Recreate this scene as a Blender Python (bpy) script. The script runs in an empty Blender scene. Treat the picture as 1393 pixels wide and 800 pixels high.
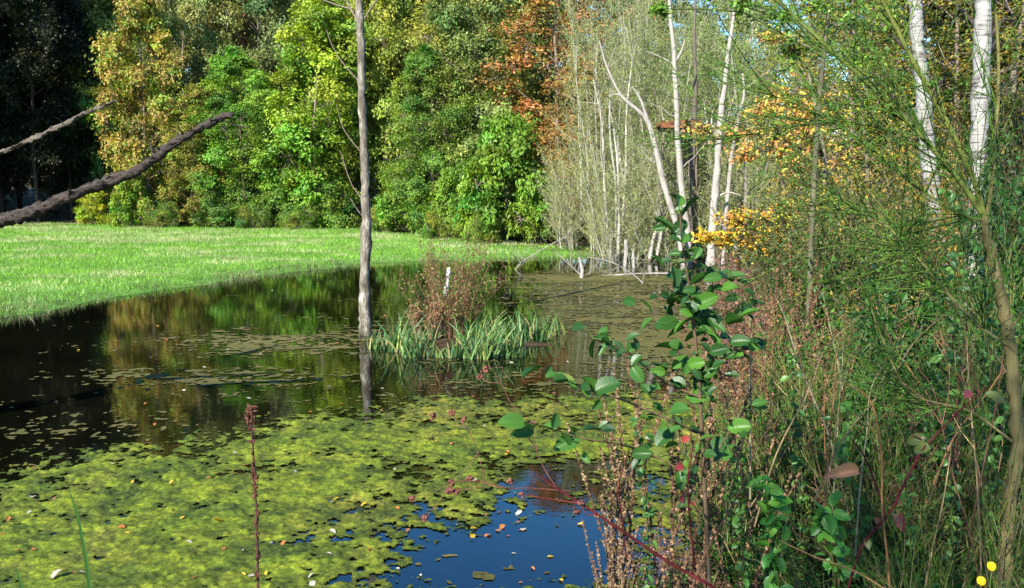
import bpy, math
import numpy as np

# ------------------------------------------------------------------ camera, sky, sun, exposure
S = bpy.context.scene
COL = S.collection
CAM_H, F, W0, H0, HORIZ = 2.3, 1160.0, 1393.0, 800.0, 255.0
TH = math.atan((H0 / 2 - HORIZ) / F)
cd = bpy.data.cameras.new('camera')
cam = bpy.data.objects.new('camera', cd)
COL.objects.link(cam)
cam.location = (0, 0, CAM_H)
cam.rotation_euler = (math.pi / 2 - TH, 0, 0)
cd.sensor_width = 36.0
cd.lens = 36.0 * F / W0
cd.clip_start, cd.clip_end = 0.05, 2000
S.camera = cam

SUN_EL, SUN_AZ = math.radians(35), math.radians(213)      # azimuth clockwise from +Y: behind the camera, to the left
world = bpy.data.worlds.new('World')
S.world = world
world.use_nodes = True
wn = world.node_tree
sky = wn.nodes.new('ShaderNodeTexSky')
sky.sky_type = 'NISHITA'
sky.sun_disc = False
sky.sun_elevation, sky.sun_rotation = SUN_EL, SUN_AZ
sky.air_density, sky.dust_density, sky.ozone_density = 1.0, 0.2, 2.8
hs = wn.nodes.new('ShaderNodeHueSaturation')
hs.inputs['Saturation'].default_value = 1.35
wn.links.new(sky.outputs[0], hs.inputs['Color'])
wn.links.new(hs.outputs[0], wn.nodes['Background'].inputs[0])
wn.nodes['Background'].inputs[1].default_value = 0.125
sd = bpy.data.lights.new('sun', 'SUN')
sd.energy, sd.angle, sd.color = 5.0, math.radians(0.53), (1.0, 0.95, 0.86)
sun = bpy.data.objects.new('sun', sd)
COL.objects.link(sun)
sun.rotation_euler = (math.pi / 2 - SUN_EL, 0, math.pi - SUN_AZ)
sun.location = (-20, -16, 30)
S.view_settings.view_transform = 'Standard'
S.view_settings.look = 'None'
S.view_settings.gamma = 1.0
S.view_settings.exposure = 1.55
cy = S.cycles
cy.max_bounces, cy.diffuse_bounces, cy.glossy_bounces, cy.transmission_bounces = 5, 2, 3, 3
cy.use_denoising = True

# ------------------------------------------------------------------ helpers
def Wp(px, py, y):
    """world point on the photo's ray through (px, py) at ground distance y"""
    dx, dv = (px - W0 / 2) / F, (H0 / 2 - py) / F
    d = np.array([dx, math.cos(TH) + dv * math.sin(TH), -math.sin(TH) + dv * math.cos(TH)])
    return np.array([0, 0, CAM_H]) + d * (y / d[1])

def G(px, py, z=0.0):
    dx, dv = (px - W0 / 2) / F, (H0 / 2 - py) / F
    d = np.array([dx, math.cos(TH) + dv * math.sin(TH), -math.sin(TH) + dv * math.cos(TH)])
    return np.array([0, 0, CAM_H]) + d * ((z - CAM_H) / d[2])

def hash2(ix, iy, seed):
    h = (ix.astype(np.int64) * 374761393 + iy.astype(np.int64) * 668265263 + seed * 982451653) & 0xffffffff
    h = ((h ^ (h >> 13)) * 1274126177) & 0xffffffff
    h = ((h ^ (h >> 16)) * 2246822519) & 0xffffffff
    return ((h ^ (h >> 15)) & 0xffffff) / float(0xffffff)

def vnoise(x, y, seed=0):
    ix, iy = np.floor(x), np.floor(y)
    fx, fy = x - ix, y - iy
    fx, fy = fx * fx * (3 - 2 * fx), fy * fy * (3 - 2 * fy)
    a, b = hash2(ix, iy, seed), hash2(ix + 1, iy, seed)
    c, d = hash2(ix, iy + 1, seed), hash2(ix + 1, iy + 1, seed)
    return (a * (1 - fx) + b * fx) * (1 - fy) + (c * (1 - fx) + d * fx) * fy

def fbm(x, y, seed=0, octv=4, gain=0.5):
    s, a, t = 0, 1.0, 0
    for i in range(octv):
        s = s + a * vnoise(x * 2 ** i + 17.3 * i, y * 2 ** i - 9.1 * i, seed + i)
        t += a
        a *= gain
    return s / t

def unit(v):
    return v / np.maximum(np.linalg.norm(v, axis=-1, keepdims=True), 1e-9)

class MB:
    def __init__(self):
        self.v, self.f, self.c, self.n = [], [], [], 0

    def raw(self, v, f, c):
        v, f = np.asarray(v, float), np.asarray(f, int)
        self.v.append(v)
        self.f.append(f + self.n)
        c = np.asarray(c, float)
        self.c.append(np.broadcast_to(c, (len(f), 3)) if c.ndim == 1 else c)
        self.n += len(v)

    def stamp(self, tv, tf, M, O, col):
        N = len(O)
        if N == 0:
            return
        tv, tf = np.asarray(tv, float), np.asarray(tf, int)
        V = np.einsum('nij,vj->nvi', M, tv) + O[:, None, :]
        Fc = tf[None] + (np.arange(N) * len(tv))[:, None, None]
        col = np.broadcast_to(np.asarray(col, float), (N, 3))
        self.raw(V.reshape(-1, 3), Fc.reshape(-1, tf.shape[1]), np.repeat(col, len(tf), 0))

    def tubes(self, P, Rd, sides=5, col=(.3, .2, .1), cap=False):
        P = np.asarray(P, float)
        if P.ndim == 2:
            P = P[None]
        N, K, _ = P.shape
        Rd = np.broadcast_to(np.asarray(Rd, float), (N, K))
        T = unit(np.gradient(P, axis=1))
        m = unit(T.mean(1))
        ref = np.where(np.abs(m[:, 2:3]) > .8, np.array([[1., 0, 0]]), np.array([[0, 0, 1.]]))
        A = unit(np.cross(T, ref[:, None, :]))
        B = np.cross(T, A)
        an = np.arange(sides) * 2 * math.pi / sides
        V = P[:, :, None, :] + Rd[:, :, None, None] * (A[:, :, None, :] * np.cos(an)[None, None, :, None] + B[:, :, None, :] * np.sin(an)[None, None, :, None])
        k, s = np.meshgrid(np.arange(K - 1), np.arange(sides), indexing='ij')
        q = np.stack([k * sides + s, k * sides + (s + 1) % sides, (k + 1) * sides + (s + 1) % sides, (k + 1) * sides + s], -1).reshape(-1, 4)
        Fc = q[None] + (np.arange(N) * K * sides)[:, None, None]
        col = np.broadcast_to(np.asarray(col, float), (N, 3))
        self.raw(V.reshape(-1, 3), Fc.reshape(-1, 4), np.repeat(col, len(q), 0))
        if cap:
            for i in range(N):
                for e, kk in ((0, 0), (1, K - 1)):
                    ring = V[i, kk]
                    vv = np.vstack([ring, P[i, kk][None]])
                    ff = [[j, (j + 1) % sides, sides] for j in range(sides)]
                    self.raw(vv, ff, col[i])

    def build(self, name, mat, parent=None, smooth=True):
        me = bpy.data.meshes.new(name)
        V = np.concatenate(self.v)
        tot = np.concatenate([np.full(len(f), f.shape[1]) for f in self.f])
        idx = np.concatenate([f.ravel() for f in self.f])
        me.vertices.add(len(V))
        me.vertices.foreach_set('co', V.ravel())
        me.loops.add(len(idx))
        me.loops.foreach_set('vertex_index', idx.astype(np.int32))
        me.polygons.add(len(tot))
        me.polygons.foreach_set('loop_start', np.concatenate([[0], np.cumsum(tot)[:-1]]).astype(np.int32))
        me.polygons.foreach_set('use_smooth', np.full(len(tot), bool(smooth)))
        me.update(calc_edges=True)
        a = me.attributes.new('col', 'FLOAT_COLOR', 'FACE')
        C = np.concatenate(self.c)
        a.data.foreach_set('color', np.hstack([C, np.ones((len(C), 1))]).ravel())
        me.materials.append(mat)
        o = bpy.data.objects.new(name, me)
        COL.objects.link(o)
        if parent is not None:
            o.parent = parent
        return o

def tag(o, label=None, cat=None, group=None, kind=None):
    if label: o['label'] = label
    if cat: o['category'] = cat
    if group: o['group'] = group
    if kind: o['kind'] = kind
    return o

def thing(name, label, cat, loc=(0, 0, 0), rz=0, group=None):
    o = bpy.data.objects.new(name, None)
    COL.objects.link(o)
    o.empty_display_size = 0.2
    o.location = tuple(float(v) for v in loc)
    o.rotation_euler = (0, 0, rz)
    return tag(o, label, cat, group)

def copy_tree(o, parent=None):
    kids = [c for c in KIDS.get(o.as_pointer(), [])]
    c = o.copy()
    COL.objects.link(c)
    if parent is not None:
        c.parent = parent
    for k in kids:
        copy_tree(k, c)
    return c
KIDS = {}
def kid(parent, child):
    KIDS.setdefault(parent.as_pointer(), []).append(child)
    return child

def frames(n, u, size):
    """matrices whose y axis runs along u (within the leaf plane) and whose z axis is the leaf normal n"""
    n = unit(n)
    y = unit(u - (u * n).sum(-1, keepdims=True) * n)
    x = np.cross(y, n)
    size = np.asarray(size, float)
    if size.ndim <= 1:
        size = np.broadcast_to(size, (len(n),))[:, None] * np.ones(3)
    return np.stack([x * size[:, 0:1], y * size[:, 1:2], n * size[:, 2:3]], -1)

LEAF_V = [(0, 0, 0), (.27, .45, .09), (0, 1, -.04), (-.27, .45, .09)]
LEAF_Q = [(0, 1, 2, 3)]
THIN_V = [(0, 0, 0), (.1, .45, .04), (0, 1, -.06), (-.1, .45, .04)]
OCT_V = [(1, 0, 0), (-1, 0, 0), (0, 1, 0), (0, -1, 0), (0, 0, 1), (0, 0, -1)]
OCT_T = [(0, 2, 4), (2, 1, 4), (1, 3, 4), (3, 0, 4), (2, 0, 5), (1, 2, 5), (3, 1, 5), (0, 3, 5)]

def broad_leaf(nx=6, ny=9, aspect=.82, pleat=.018, tip=0.08, cup=.12, droop=.12):
    """a rounded leaf blade with pleated side veins, 1 long"""
    vs, fs = [], []
    for j in range(ny + 1):
        t = j / ny
        w = aspect / 2 * (math.sin(math.pi * min(1, t ** .8 * .985 + .015)) ** .62) * (1 if t < .9 else 1 - tip * (t - .9) * 10)
        for i in range(nx + 1):
            s = i / nx * 2 - 1
            z = cup * w * abs(s) + pleat * math.sin(t * 40 - abs(s) * 6) * (1 - abs(abs(s) - .5)) - droop * t * t
            edge = 1 + (.05 * ((j % 2) * 2 - 1) if abs(s) == 1 else 0)
            vs.append((s * w * edge, t + .12 * abs(s) * w, z))
    for j in range(ny):
        for i in range(nx):
            a = j * (nx + 1) + i
            fs.append((a, a + 1, a + nx + 2, a + nx + 1))
    return np.array(vs), np.array(fs)
BL_V, BL_F = broad_leaf(6, 14, .74, .03, .5, .42, .2)
OV_V, OV_F = broad_leaf(4, 7, .62, .02, .7, .4, .28)

# ------------------------------------------------------------------ materials
def newmat(name):
    m = bpy.data.materials.new(name)
    m.use_nodes = True
    nt = m.node_tree
    nt.nodes.remove(nt.nodes['Principled BSDF'])
    return m, nt, nt.nodes, nt.links, nt.nodes['Material Output']

def colour_nodes(N, L, use_obj=True):
    a = N.new('ShaderNodeAttribute')
    a.attribute_name = 'col'
    if not use_obj:
        return a.outputs['Color']
    oi = N.new('ShaderNodeObjectInfo')
    mx = N.new('ShaderNodeMix')
    mx.data_type, mx.blend_type = 'RGBA', 'MULTIPLY'
    mx.inputs[0].default_value = 1
    L.new(a.outputs['Color'], mx.inputs[6])
    L.new(oi.outputs['Color'], mx.inputs[7])
    return mx.outputs[2]

def leaf_mat(name, trans=.35, rough=.5, spec=.3):
    m, nt, N, L, out = newmat(name)
    c = colour_nodes(N, L)
    p = N.new('ShaderNodeBsdfPrincipled')
    p.inputs['Roughness'].default_value = rough
    p.inputs['Specular IOR Level'].default_value = spec
    L.new(c, p.inputs['Base Color'])
    t = N.new('ShaderNodeBsdfTranslucent')
    g = N.new('ShaderNodeMix')
    g.data_type, g.blend_type = 'RGBA', 'MULTIPLY'
    g.inputs[0].default_value = 1
    L.new(c, g.inputs[6])
    g.inputs[7].default_value = (1.15, 1.2, .5, 1)
    L.new(g.outputs[2], t.inputs['Color'])
    s = N.new('ShaderNodeMixShader')
    s.inputs[0].default_value = trans
    L.new(p.outputs[0], s.inputs[1])
    L.new(t.outputs[0], s.inputs[2])
    L.new(s.outputs[0], out.inputs[0])
    return m

def noise(N, L, scale, detail=4, rough=.55, mapscale=None, coord='Object'):
    tc = N.new('ShaderNodeTexCoord')
    n = N.new('ShaderNodeTexNoise')
    n.inputs['Scale'].default_value = scale
    n.inputs['Detail'].default_value = detail
    n.inputs['Roughness'].default_value = rough
    src = tc.outputs[coord]
    if mapscale:
        mp = N.new('ShaderNodeMapping')
        mp.inputs['Scale'].default_value = mapscale
        L.new(src, mp.inputs[0])
        src = mp.outputs[0]
    L.new(src, n.inputs['Vector'])
    return n.outputs['Fac']

def ramp(N, L, fac, stops):
    r = N.new('ShaderNodeValToRGB')
    e = r.color_ramp.elements
    while len(e) < len(stops):
        e.new(.5)
    for el, (p, c) in zip(e, stops):
        el.position = p
        el.color = tuple(c) + (1,)
    L.new(fac, r.inputs[0])
    return r.outputs[0]

def mul(N, L, a, b):
    x = N.new('ShaderNodeMix')
    x.data_type, x.blend_type = 'RGBA', 'MULTIPLY'
    x.inputs[0].default_value = 1
    L.new(a, x.inputs[6])
    L.new(b, x.inputs[7])
    return x.outputs[2]

def bump(N, L, h, p, strength=.5, dist=.02):
    b = N.new('ShaderNodeBump')
    b.inputs['Strength'].default_value = strength
    b.inputs['Distance'].default_value = dist
    L.new(h, b.inputs['Height'])
    L.new(b.outputs[0], p.inputs['Normal'])

def surf(N, L, out, rough=.8, spec=.3):
    p = N.new('ShaderNodeBsdfPrincipled')
    p.inputs['Roughness'].default_value = rough
    p.inputs['Specular IOR Level'].default_value = spec
    L.new(p.outputs[0], out.inputs[0])
    return p

def bark_mat(name, scale=14, stretch=(1, 1, .25), lo=.45, hi=1.35, bs=.8, dist=.02):
    m, nt, N, L, out = newmat(name)
    c = colour_nodes(N, L)
    p = surf(N, L, out, .85, .1)
    f = noise(N, L, scale, 6, .65, stretch)
    v = ramp(N, L, f, [(.3, (lo, lo, lo)), (.68, (hi, hi, hi))])
    L.new(mul(N, L, c, v), p.inputs['Base Color'])
    bump(N, L, f, p, bs, dist)
    return m

M_LEAF = leaf_mat('leaf_tissue')
M_NEAR = leaf_mat('glossy_leaf_tissue', .3, .42, .32)
M_DRY = leaf_mat('dry_leaf_tissue', .18, .7, .15)
M_STEM = bark_mat('stem_skin', 42, (1, 1, .5), .45, 1.4, .6, .006)
M_BARK = bark_mat('rough_bark')
M_LIMB = bark_mat('cracked_dead_bark', 30, (.5, 1, 1), .3, 1.5, 1.0, .06)
M_DEAD = bark_mat('bleached_dead_wood', 9, (1, 1, .3), .62, 1.2, .6, .02)

m, nt, N, L, out = newmat('snag_bark')
p = surf(N, L, out, .85, .2)
f = noise(N, L, 9, 8, .75, (1, 1, .35))
f2 = noise(N, L, 45, 4, .6, (1, 1, .2))
c1 = ramp(N, L, f, [(.36, (.06, .047, .034)), (.5, (.135, .115, .085)), (.6, (.25, .225, .18)), (.67, (.5, .47, .41))])
c2 = ramp(N, L, f2, [(.3, (.55, .55, .55)), (.65, (1.15, 1.15, 1.15))])
tc = N.new('ShaderNodeTexCoord')
sx = N.new('ShaderNodeSeparateXYZ')
L.new(tc.outputs['Object'], sx.inputs[0])
ad = N.new('ShaderNodeMath')
ad.operation = 'MULTIPLY_ADD'
L.new(f, ad.inputs[0])
ad.inputs[1].default_value = .5
L.new(sx.outputs['Z'], ad.inputs[2])
st_ = ramp(N, L, ad.outputs[0], [(.22, (.22, .2, .15)), (.45, (1, 1, 1))])
L.new(mul(N, L, mul(N, L, c1, c2), st_), p.inputs['Base Color'])
bump(N, L, f2, p, .9, .02)
M_SNAG = m

m, nt, N, L, out = newmat('birch_bark')
p = surf(N, L, out, .6, .3)
fa = noise(N, L, 5, 5, .6, (1, 1, 9))
fb = noise(N, L, 3.2, 6, .65, (1, 1, 1.2))
ca = ramp(N, L, fa, [(.36, (.05, .042, .036)), (.43, (.22, .21, .195)), (.6, (.3, .29, .275))])
cb = ramp(N, L, fb, [(.36, (.12, .1, .08)), (.44, (.8, .78, .74)), (.6, (1, 1, 1))])
L.new(mul(N, L, ca, cb), p.inputs['Base Color'])
bump(N, L, fa, p, .4, .01)
M_BIRCH = m

m, nt, N, L, out = newmat('pond_water')
p = surf(N, L, out, .015, .9)
p.inputs['IOR'].default_value = 1.45
f = noise(N, L, .5, 4, .6)
L.new(ramp(N, L, f, [(.35, (.0015, .0015, .001)), (.65, (.004, .004, .0015))]), p.inputs['Base Color'])
h = noise(N, L, 2.2, 3, .5, (1, 1, 1))
h2 = noise(N, L, 9, 3, .55)
hm = N.new('ShaderNodeMath')
hm.operation = 'ADD'
L.new(h, hm.inputs[0])
L.new(h2, hm.inputs[1])
bump(N, L, hm.outputs[0], p, .03, .02)
M_WATER = m

def algae_mat(name, stops, bs=.8, big=1.6):
    m, nt, N, L, out = newmat(name)
    p = surf(N, L, out, .75, .2)
    c0 = colour_nodes(N, L)
    fa = noise(N, L, 38, 6, .75)
    fb = noise(N, L, big, 8, .8)
    c = mul(N, L, ramp(N, L, fb, stops), c0)
    v = ramp(N, L, fa, [(.36, (.35, .42, .4)), (.6, (1.25, 1.15, 1.0))])
    L.new(mul(N, L, c, v), p.inputs['Base Color'])
    bump(N, L, noise(N, L, 90, 5, .75), p, bs, .012)
    return m
M_ALGAE = algae_mat('algae_mat_surface', [(.3, (.03, .05, .014)), (.44, (.075, .105, .014)), (.54, (.13, .155, .016)), (.68, (.17, .165, .04))])
M_SCUM = algae_mat('pond_scum_surface', [(.3, (.04, .04, .011)), (.5, (.085, .08, .02)), (.7, (.15, .12, .045))], .3, .9)

m, nt, N, L, out = newmat('ground_soil')
p = surf(N, L, out, .95, .1)
c = colour_nodes(N, L, False)
f = noise(N, L, 3, 6, .7, None, 'Object')
L.new(mul(N, L, c, ramp(N, L, f, [(.3, (.55, .55, .5)), (.7, (1.3, 1.3, 1.3))])), p.inputs['Base Color'])
bump(N, L, noise(N, L, 25, 5, .7), p, .7, .05)
M_GROUND = m

m, nt, N, L, out = newmat('painted_post')
p = surf(N, L, out, .6, .3)
f = noise(N, L, 18, 5, .6, (1, 1, .4))
L.new(ramp(N, L, f, [(.34, (.3, .29, .25)), (.5, (.72, .73, .7))]), p.inputs['Base Color'])
M_POST = m

m, nt, N, L, out = newmat('rusty_board')
p = surf(N, L, out, .8, .2)
f = noise(N, L, 6, 6, .7, (1, 4, 1))
L.new(ramp(N, L, f, [(.35, (.035, .014, .008)), (.6, (.17, .07, .028))]), p.inputs['Base Color'])
M_RUST = m

# ------------------------------------------------------------------ terrain and water
shore = [G(*q)[:2] for q in [(0, 432), (60, 419), (150, 404), (260, 388), (370, 372), (500, 358), (640, 353), (790, 350), (900, 341), (1010, 345)]]
pond = np.array(list(shore) + [(9.0, 24), (8.2, 20), (6.0, 14), (4.2, 10), (2.6, 7.2), (1.3, 5.2), (.65, 4.2), (0.1, 3.3), (-1.2, 2.7), (-4, 2.4), (-9, 2.7), (-14, 5.5), (-16, 9.5), (-13, 13.2)])

def in_poly(x, y, P):
    r = np.zeros(x.shape, bool)
    for i in range(len(P)):
        (x1, y1), (x2, y2) = P[i - 1], P[i]
        c = ((y1 > y) != (y2 > y)) & (x < (x2 - x1) * (y - y1) / ((y2 - y1) if y2 != y1 else 1e-9) + x1)
        r ^= c
    return r

def sdist(x, y, P):
    """distance to the outline of P, negative inside"""
    d = np.full(x.shape, 1e9)
    for i in range(len(P)):
        a, b = np.array(P[i - 1]), np.array(P[i])
        ab = b - a
        t = np.clip(((x - a[0]) * ab[0] + (y - a[1]) * ab[1]) / (ab @ ab), 0, 1)
        d = np.minimum(d, np.hypot(x - a[0] - t * ab[0], y - a[1] - t * ab[1]))
    return np.where(in_poly(x, y, P), -d, d)

FOREST = [(-80, 50), (-40, 46.5), (-25, 45), (-12, 44), (-7, 42), (-4, 37), (-1.5, 33), (1, 30.5), (4, 29), (10, 26), (13, 20), (60, 18)]
def forest_y(x):
    return np.interp(x, [q[0] for q in FOREST], [q[1] for q in FOREST])

def gz(x, y):
    x, y = np.asarray(x, float), np.asarray(y, float)
    s = sdist(x, y, pond)
    wob = (fbm(x * .8, y * .8, 5) - .5)
    far = np.clip(y / 14.0, 0, 1)
    s2 = s + wob * 1.0 + (fbm(x * 2.6, y * 2.6, 8) - .5) * .5
    near_bank = np.where(s2 > 0, .75 * (1 - np.exp(-np.maximum(s2, 0) * .42)), np.maximum(s2 * .35, -.6))
    meadow = np.where(s2 > 0, .13 * (1 - np.exp(-np.maximum(s2, 0) * 2.2)) + .008 * s, np.maximum(s2 * .3, -.6))
    right = 1 / (1 + np.exp(np.clip(-(x - 3.5 - .1 * y) * 1.2, -50, 50)))
    near = np.maximum(1 - np.clip((y - 3) / 6, 0, 1), right)
    z = near_bank * near + meadow * (1 - near)
    z = z + wob * .06
    z = z + .07 * np.maximum(y - forest_y(x) - 4, 0)
    return np.minimum(z, 14 + 0 * z)

def axis(parts):
    a = []
    for lo, hi, st in parts:
        a.append(np.arange(lo, hi, st))
    return np.concatenate(a)
gx = axis([(-600, -100, 50), (-100, -30, 4), (-30, -12, .9), (-12, 12, .3), (12, 30, .9), (30, 100, 4), (100, 601, 50)])
gy = axis([(-300, -40, 40), (-40, -2, 2), (-2, 16, .3), (16, 50, .6), (50, 110, 4), (110, 901, 60)])
X, Y = np.meshgrid(gx, gy)
Z = gz(X, Y)
nx_, ny_ = len(gx), len(gy)
i, j = np.meshgrid(np.arange(nx_ - 1), np.arange(ny_ - 1))
q = np.stack([j * nx_ + i, j * nx_ + i + 1, (j + 1) * nx_ + i + 1, (j + 1) * nx_ + i], -1).reshape(-1, 4)
cxm, cym = (X[:-1, :-1] + X[1:, 1:]).ravel() / 2, (Y[:-1, :-1] + Y[1:, 1:]).ravel() / 2
fy = forest_y(cxm)
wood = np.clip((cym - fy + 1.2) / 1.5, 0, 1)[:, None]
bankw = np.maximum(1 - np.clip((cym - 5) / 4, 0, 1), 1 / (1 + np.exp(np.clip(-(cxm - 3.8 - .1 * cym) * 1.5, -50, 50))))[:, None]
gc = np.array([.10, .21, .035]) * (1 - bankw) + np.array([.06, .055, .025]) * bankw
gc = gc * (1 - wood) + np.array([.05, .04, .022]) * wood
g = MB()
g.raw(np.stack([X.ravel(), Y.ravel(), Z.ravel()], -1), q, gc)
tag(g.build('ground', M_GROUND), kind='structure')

w = MB()
w.raw([(-45, -6, 0), (45, -6, 0), (45, 60, 0), (-45, 60, 0)], [(0, 1, 2, 3)], (0, 0, 0))
tag(w.build('water', M_WATER, smooth=False), kind='structure')

# ------------------------------------------------------------------ meadow grass
rng = np.random.default_rng(3)
def grass_field(n, x0, x1, y0, y1, keep, hlo, hhi, width, colf, power=1.0):
    u = rng.random(n) ** power
    y = y0 + (y1 - y0) * u
    x = x0 + (x1 - x0) * rng.random(n)
    k = keep(x, y)
    x, y = x[k], y[k]
    n = len(x)
    h = (hlo + (hhi - hlo) * rng.random(n) ** 2) * (.45 + 1.1 * fbm(x * .8, y * 1.2, 9, 3))
    a = rng.random(n) * 6.283
    lean = rng.normal(0, .5, (n, 2)) * h[:, None]
    base = np.stack([x, y, gz(x, y) - .01], -1)
    wv = np.stack([np.cos(a), np.sin(a), 0 * a], -1) * (width * (.6 + .8 * rng.random(n)))[:, None]
    tip = base + np.stack([lean[:, 0], lean[:, 1], h], -1)
    V = np.stack([base - wv, base + wv, tip], 1).reshape(-1, 3)
    return V, np.arange(n * 3).reshape(-1, 3), colf(x, y, h, n)

def meadow_col(x, y, h, n):
    f = fbm(x * .5, y * .8, 21)
    f2 = fbm(x * 1.3, y * 2.2, 31)
    s = np.clip((f - .50) * 5 + (f2 - .5) * 3.5 + np.clip((y - 24) / 40, -.2, .35) - .08, 0, 1) * (.55 + .45 * (h > np.quantile(h, .4)))
    s = np.clip(s * .95, 0, .8)[:, None]
    v = (.6 + .7 * rng.random(n))[:, None] * (.5 + 1.05 * fbm(x * .9, y * 1.3, 77))[:, None]
    return (np.array([.17, .33, .035]) * (1 - s) + np.array([.44, .42, .22]) * s) * v
def on_meadow(x, y):
    s = sdist(x, y, pond) + (fbm(x * 1.7, y * 1.7, 15, 3) - .5) * .9
    return (s > -.05) & (y < forest_y(x) + 1.5) & (y > 11) & (x < 4.5)
g = MB()
g.raw(*grass_field(330000, -34, 5, 11.5, 48, on_meadow, .045, .15, .009, meadow_col, 1.25))
def fringe(x, y):
    s = sdist(x, y, pond)
    return (s > -.7) & (s < .35) & (y > 11) & (x < 4.5) & (rng.random(len(x)) < np.clip(fbm(x * 1.3, y * 1.3, 41, 3) * 2.6 - .75, .05, 1))
def fringe_col(x, y, h, n):
    v = (.5 + .8 * rng.random(n))[:, None]
    s = (rng.random(n) < .35)[:, None]
    return np.where(s, np.array([.26, .26, .14]), np.where((rng.random(n) < .3)[:, None], np.array([.11, .08, .045]), np.array([.09, .16, .035]))) * v
g.raw(*grass_field(160000, -18, 5, 12, 32, fringe, .05, .26, .008, fringe_col))
tag(g.build('meadow_grass', M_LEAF, smooth=False), 'short green meadow grass with pale straw patches beyond the pond', 'grass', kind='stuff')

# ------------------------------------------------------------------ floating algae
def blob(x, y, px, py, rx, ry):
    """gaussian weight round the water point seen at (px, py)"""
    c = G(px, py)
    return np.exp(-(((x - c[0]) / rx) ** 2 + ((y - c[1]) / ry) ** 2))

def mat_sheet(name, x0, x1, y0, y1, st, density, height, mat, label, cat, tone=None):
    xs, ys = np.arange(x0, x1, st), np.arange(y0, y1, st)
    X, Y = np.meshgrid(xs, ys)
    X = X + (hash2(np.round(X / st), np.round(Y / st), 3) - .5) * st * .7
    Y = Y + (hash2(np.round(X / st), np.round(Y / st), 4) - .5) * st * .7
    D = density(X, Y)
    Z = .004 + np.clip(D, 0, 1) * height(X, Y)
    n = len(xs)
    i, j = np.meshgrid(np.arange(n - 1), np.arange(len(ys) - 1))
    q = np.stack([j * n + i, j * n + i + 1, (j + 1) * n + i + 1, (j + 1) * n + i], -1)
    k = (D[:-1, :-1] > 0) & (D[1:, 1:] > 0) & (D[1:, :-1] > 0) & (D[:-1, 1:] > 0)
    q = q[k]
    used, inv = np.unique(q.ravel(), return_inverse=True)
    V = np.stack([X.ravel(), Y.ravel(), Z.ravel()], -1)[used]
    g = MB()
    f4 = inv.reshape(-1, 4)
    cc = (1, 1, 1)
    if tone:
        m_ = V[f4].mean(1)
        cc = tone(D.ravel()[used][f4].mean(1), m_[:, 0], m_[:, 1])
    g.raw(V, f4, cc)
    return tag(g.build(name, mat), label, cat, kind='stuff')

mat_edge = np.array([G(*q)[:2] for q in [(-150, 690), (0, 655), (60, 636), (130, 621), (230, 606), (330, 592), (400, 577), (480, 563), (560, 551), (660, 545), (780, 541), (880, 541), (960, 556)]] + [(2.4, 8.2), (1.6, 6), (.9, 4.4), (.4, 3.2), (-4, 2.9), (-6, 4)])
def near_density(x, y):
    e = -sdist(x, y, mat_edge)
    d = np.clip(e * 1.1, -1, .42) + (fbm(x * 1.4, y * 2.2, 51) - .5) * 1.1 + (fbm(x * 12, y * 13, 61, 3, .6) - .5) * 1.9 + (vnoise(x * 40, y * 40, 67) - .5) * .6 + .09
    d = d + np.clip(e - .3, 0, 1) * .1
    d -= 1.35 * blob(x, y, 650, 760, .55, .45) + 1.3 * blob(x, y, 770, 730, .55, .75) + 1.0 * blob(x, y, 735, 662, .28, .4) + .35 * blob(x, y, 420, 735, .3, .12) + .35 * blob(x, y, 520, 785, .5, .2)
    d -= .5 * blob(x, y, 830, 640, .5, .5) + .45 * blob(x, y, 560, 640, .25, .35)
    return d
def near_height(x, y):
    a = fbm(x * 7, y * 7, 71, 2)
    return .002 + .016 * np.maximum(a - .25, 0) + .010 * vnoise(x * 33, y * 33, 72) + .009 * vnoise(x * 75, y * 75, 74) + .012 * vnoise(x * 17, y * 17, 75) ** 2
def near_tone(D, x, y):
    """darker tint where the mat is thin, brighter tint on the thick parts"""
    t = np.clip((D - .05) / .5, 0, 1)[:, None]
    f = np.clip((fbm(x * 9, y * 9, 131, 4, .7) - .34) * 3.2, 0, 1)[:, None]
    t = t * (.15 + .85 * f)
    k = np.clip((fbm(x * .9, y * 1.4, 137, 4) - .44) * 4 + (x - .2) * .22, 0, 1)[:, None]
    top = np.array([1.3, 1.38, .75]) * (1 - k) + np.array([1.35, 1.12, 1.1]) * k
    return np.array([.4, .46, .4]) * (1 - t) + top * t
mat_sheet('algae_mat', -5.2, 2.3, 3.2, 10.2, .0115, near_density, near_height, M_ALGAE, 'lumpy yellow green algae mat floating over the near end of the pond', 'algae', near_tone)

def far_density(x, y):
    n = (fbm(x * 1.1, y * 2.6, 81, 5, .6) - .5) * 1.6 + (fbm(x * 9, y * 16, 91, 5, .85) - .5) * 3.4
    wgt = -.6 + .85 * blob(x, y, 350, 470, 1.7, 1.5) + .62 * blob(x, y, 230, 515, 1.5, .8) + .5 * blob(x, y, 60, 590, 1.3, .9)
    wgt += 1.05 * blob(x, y, 900, 470, 2.0, 3.6) + .9 * blob(x, y, 880, 400, 3.4, 5) + .45 * blob(x, y, 700, 525, 1.2, .8) + .4 * blob(x, y, 430, 520, 1.3, .8)
    wgt += .45 * blob(x, y, 760, 380, 2, 2.5) + .8 * blob(x, y, 860, 378, 2.4, 1.0) + .6 * blob(x, y, 500, 455, 1.1, 1.2) + .35 * blob(x, y, 530, 420, 1, 2)
    wgt -= .9 * blob(x, y, 760, 470, .7, 1.0)
    wgt = np.where(sdist(x, y, mat_edge) < -.1, -.36, wgt)
    return wgt + n
mat_sheet('pond_scum', -8, 7, 3.6, 26, .03, far_density, lambda x, y: .002 + .004 * vnoise(x * 9, y * 9, 5), M_SCUM, 'thin brownish olive scum drifting on the open middle of the pond', 'scum')

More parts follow.
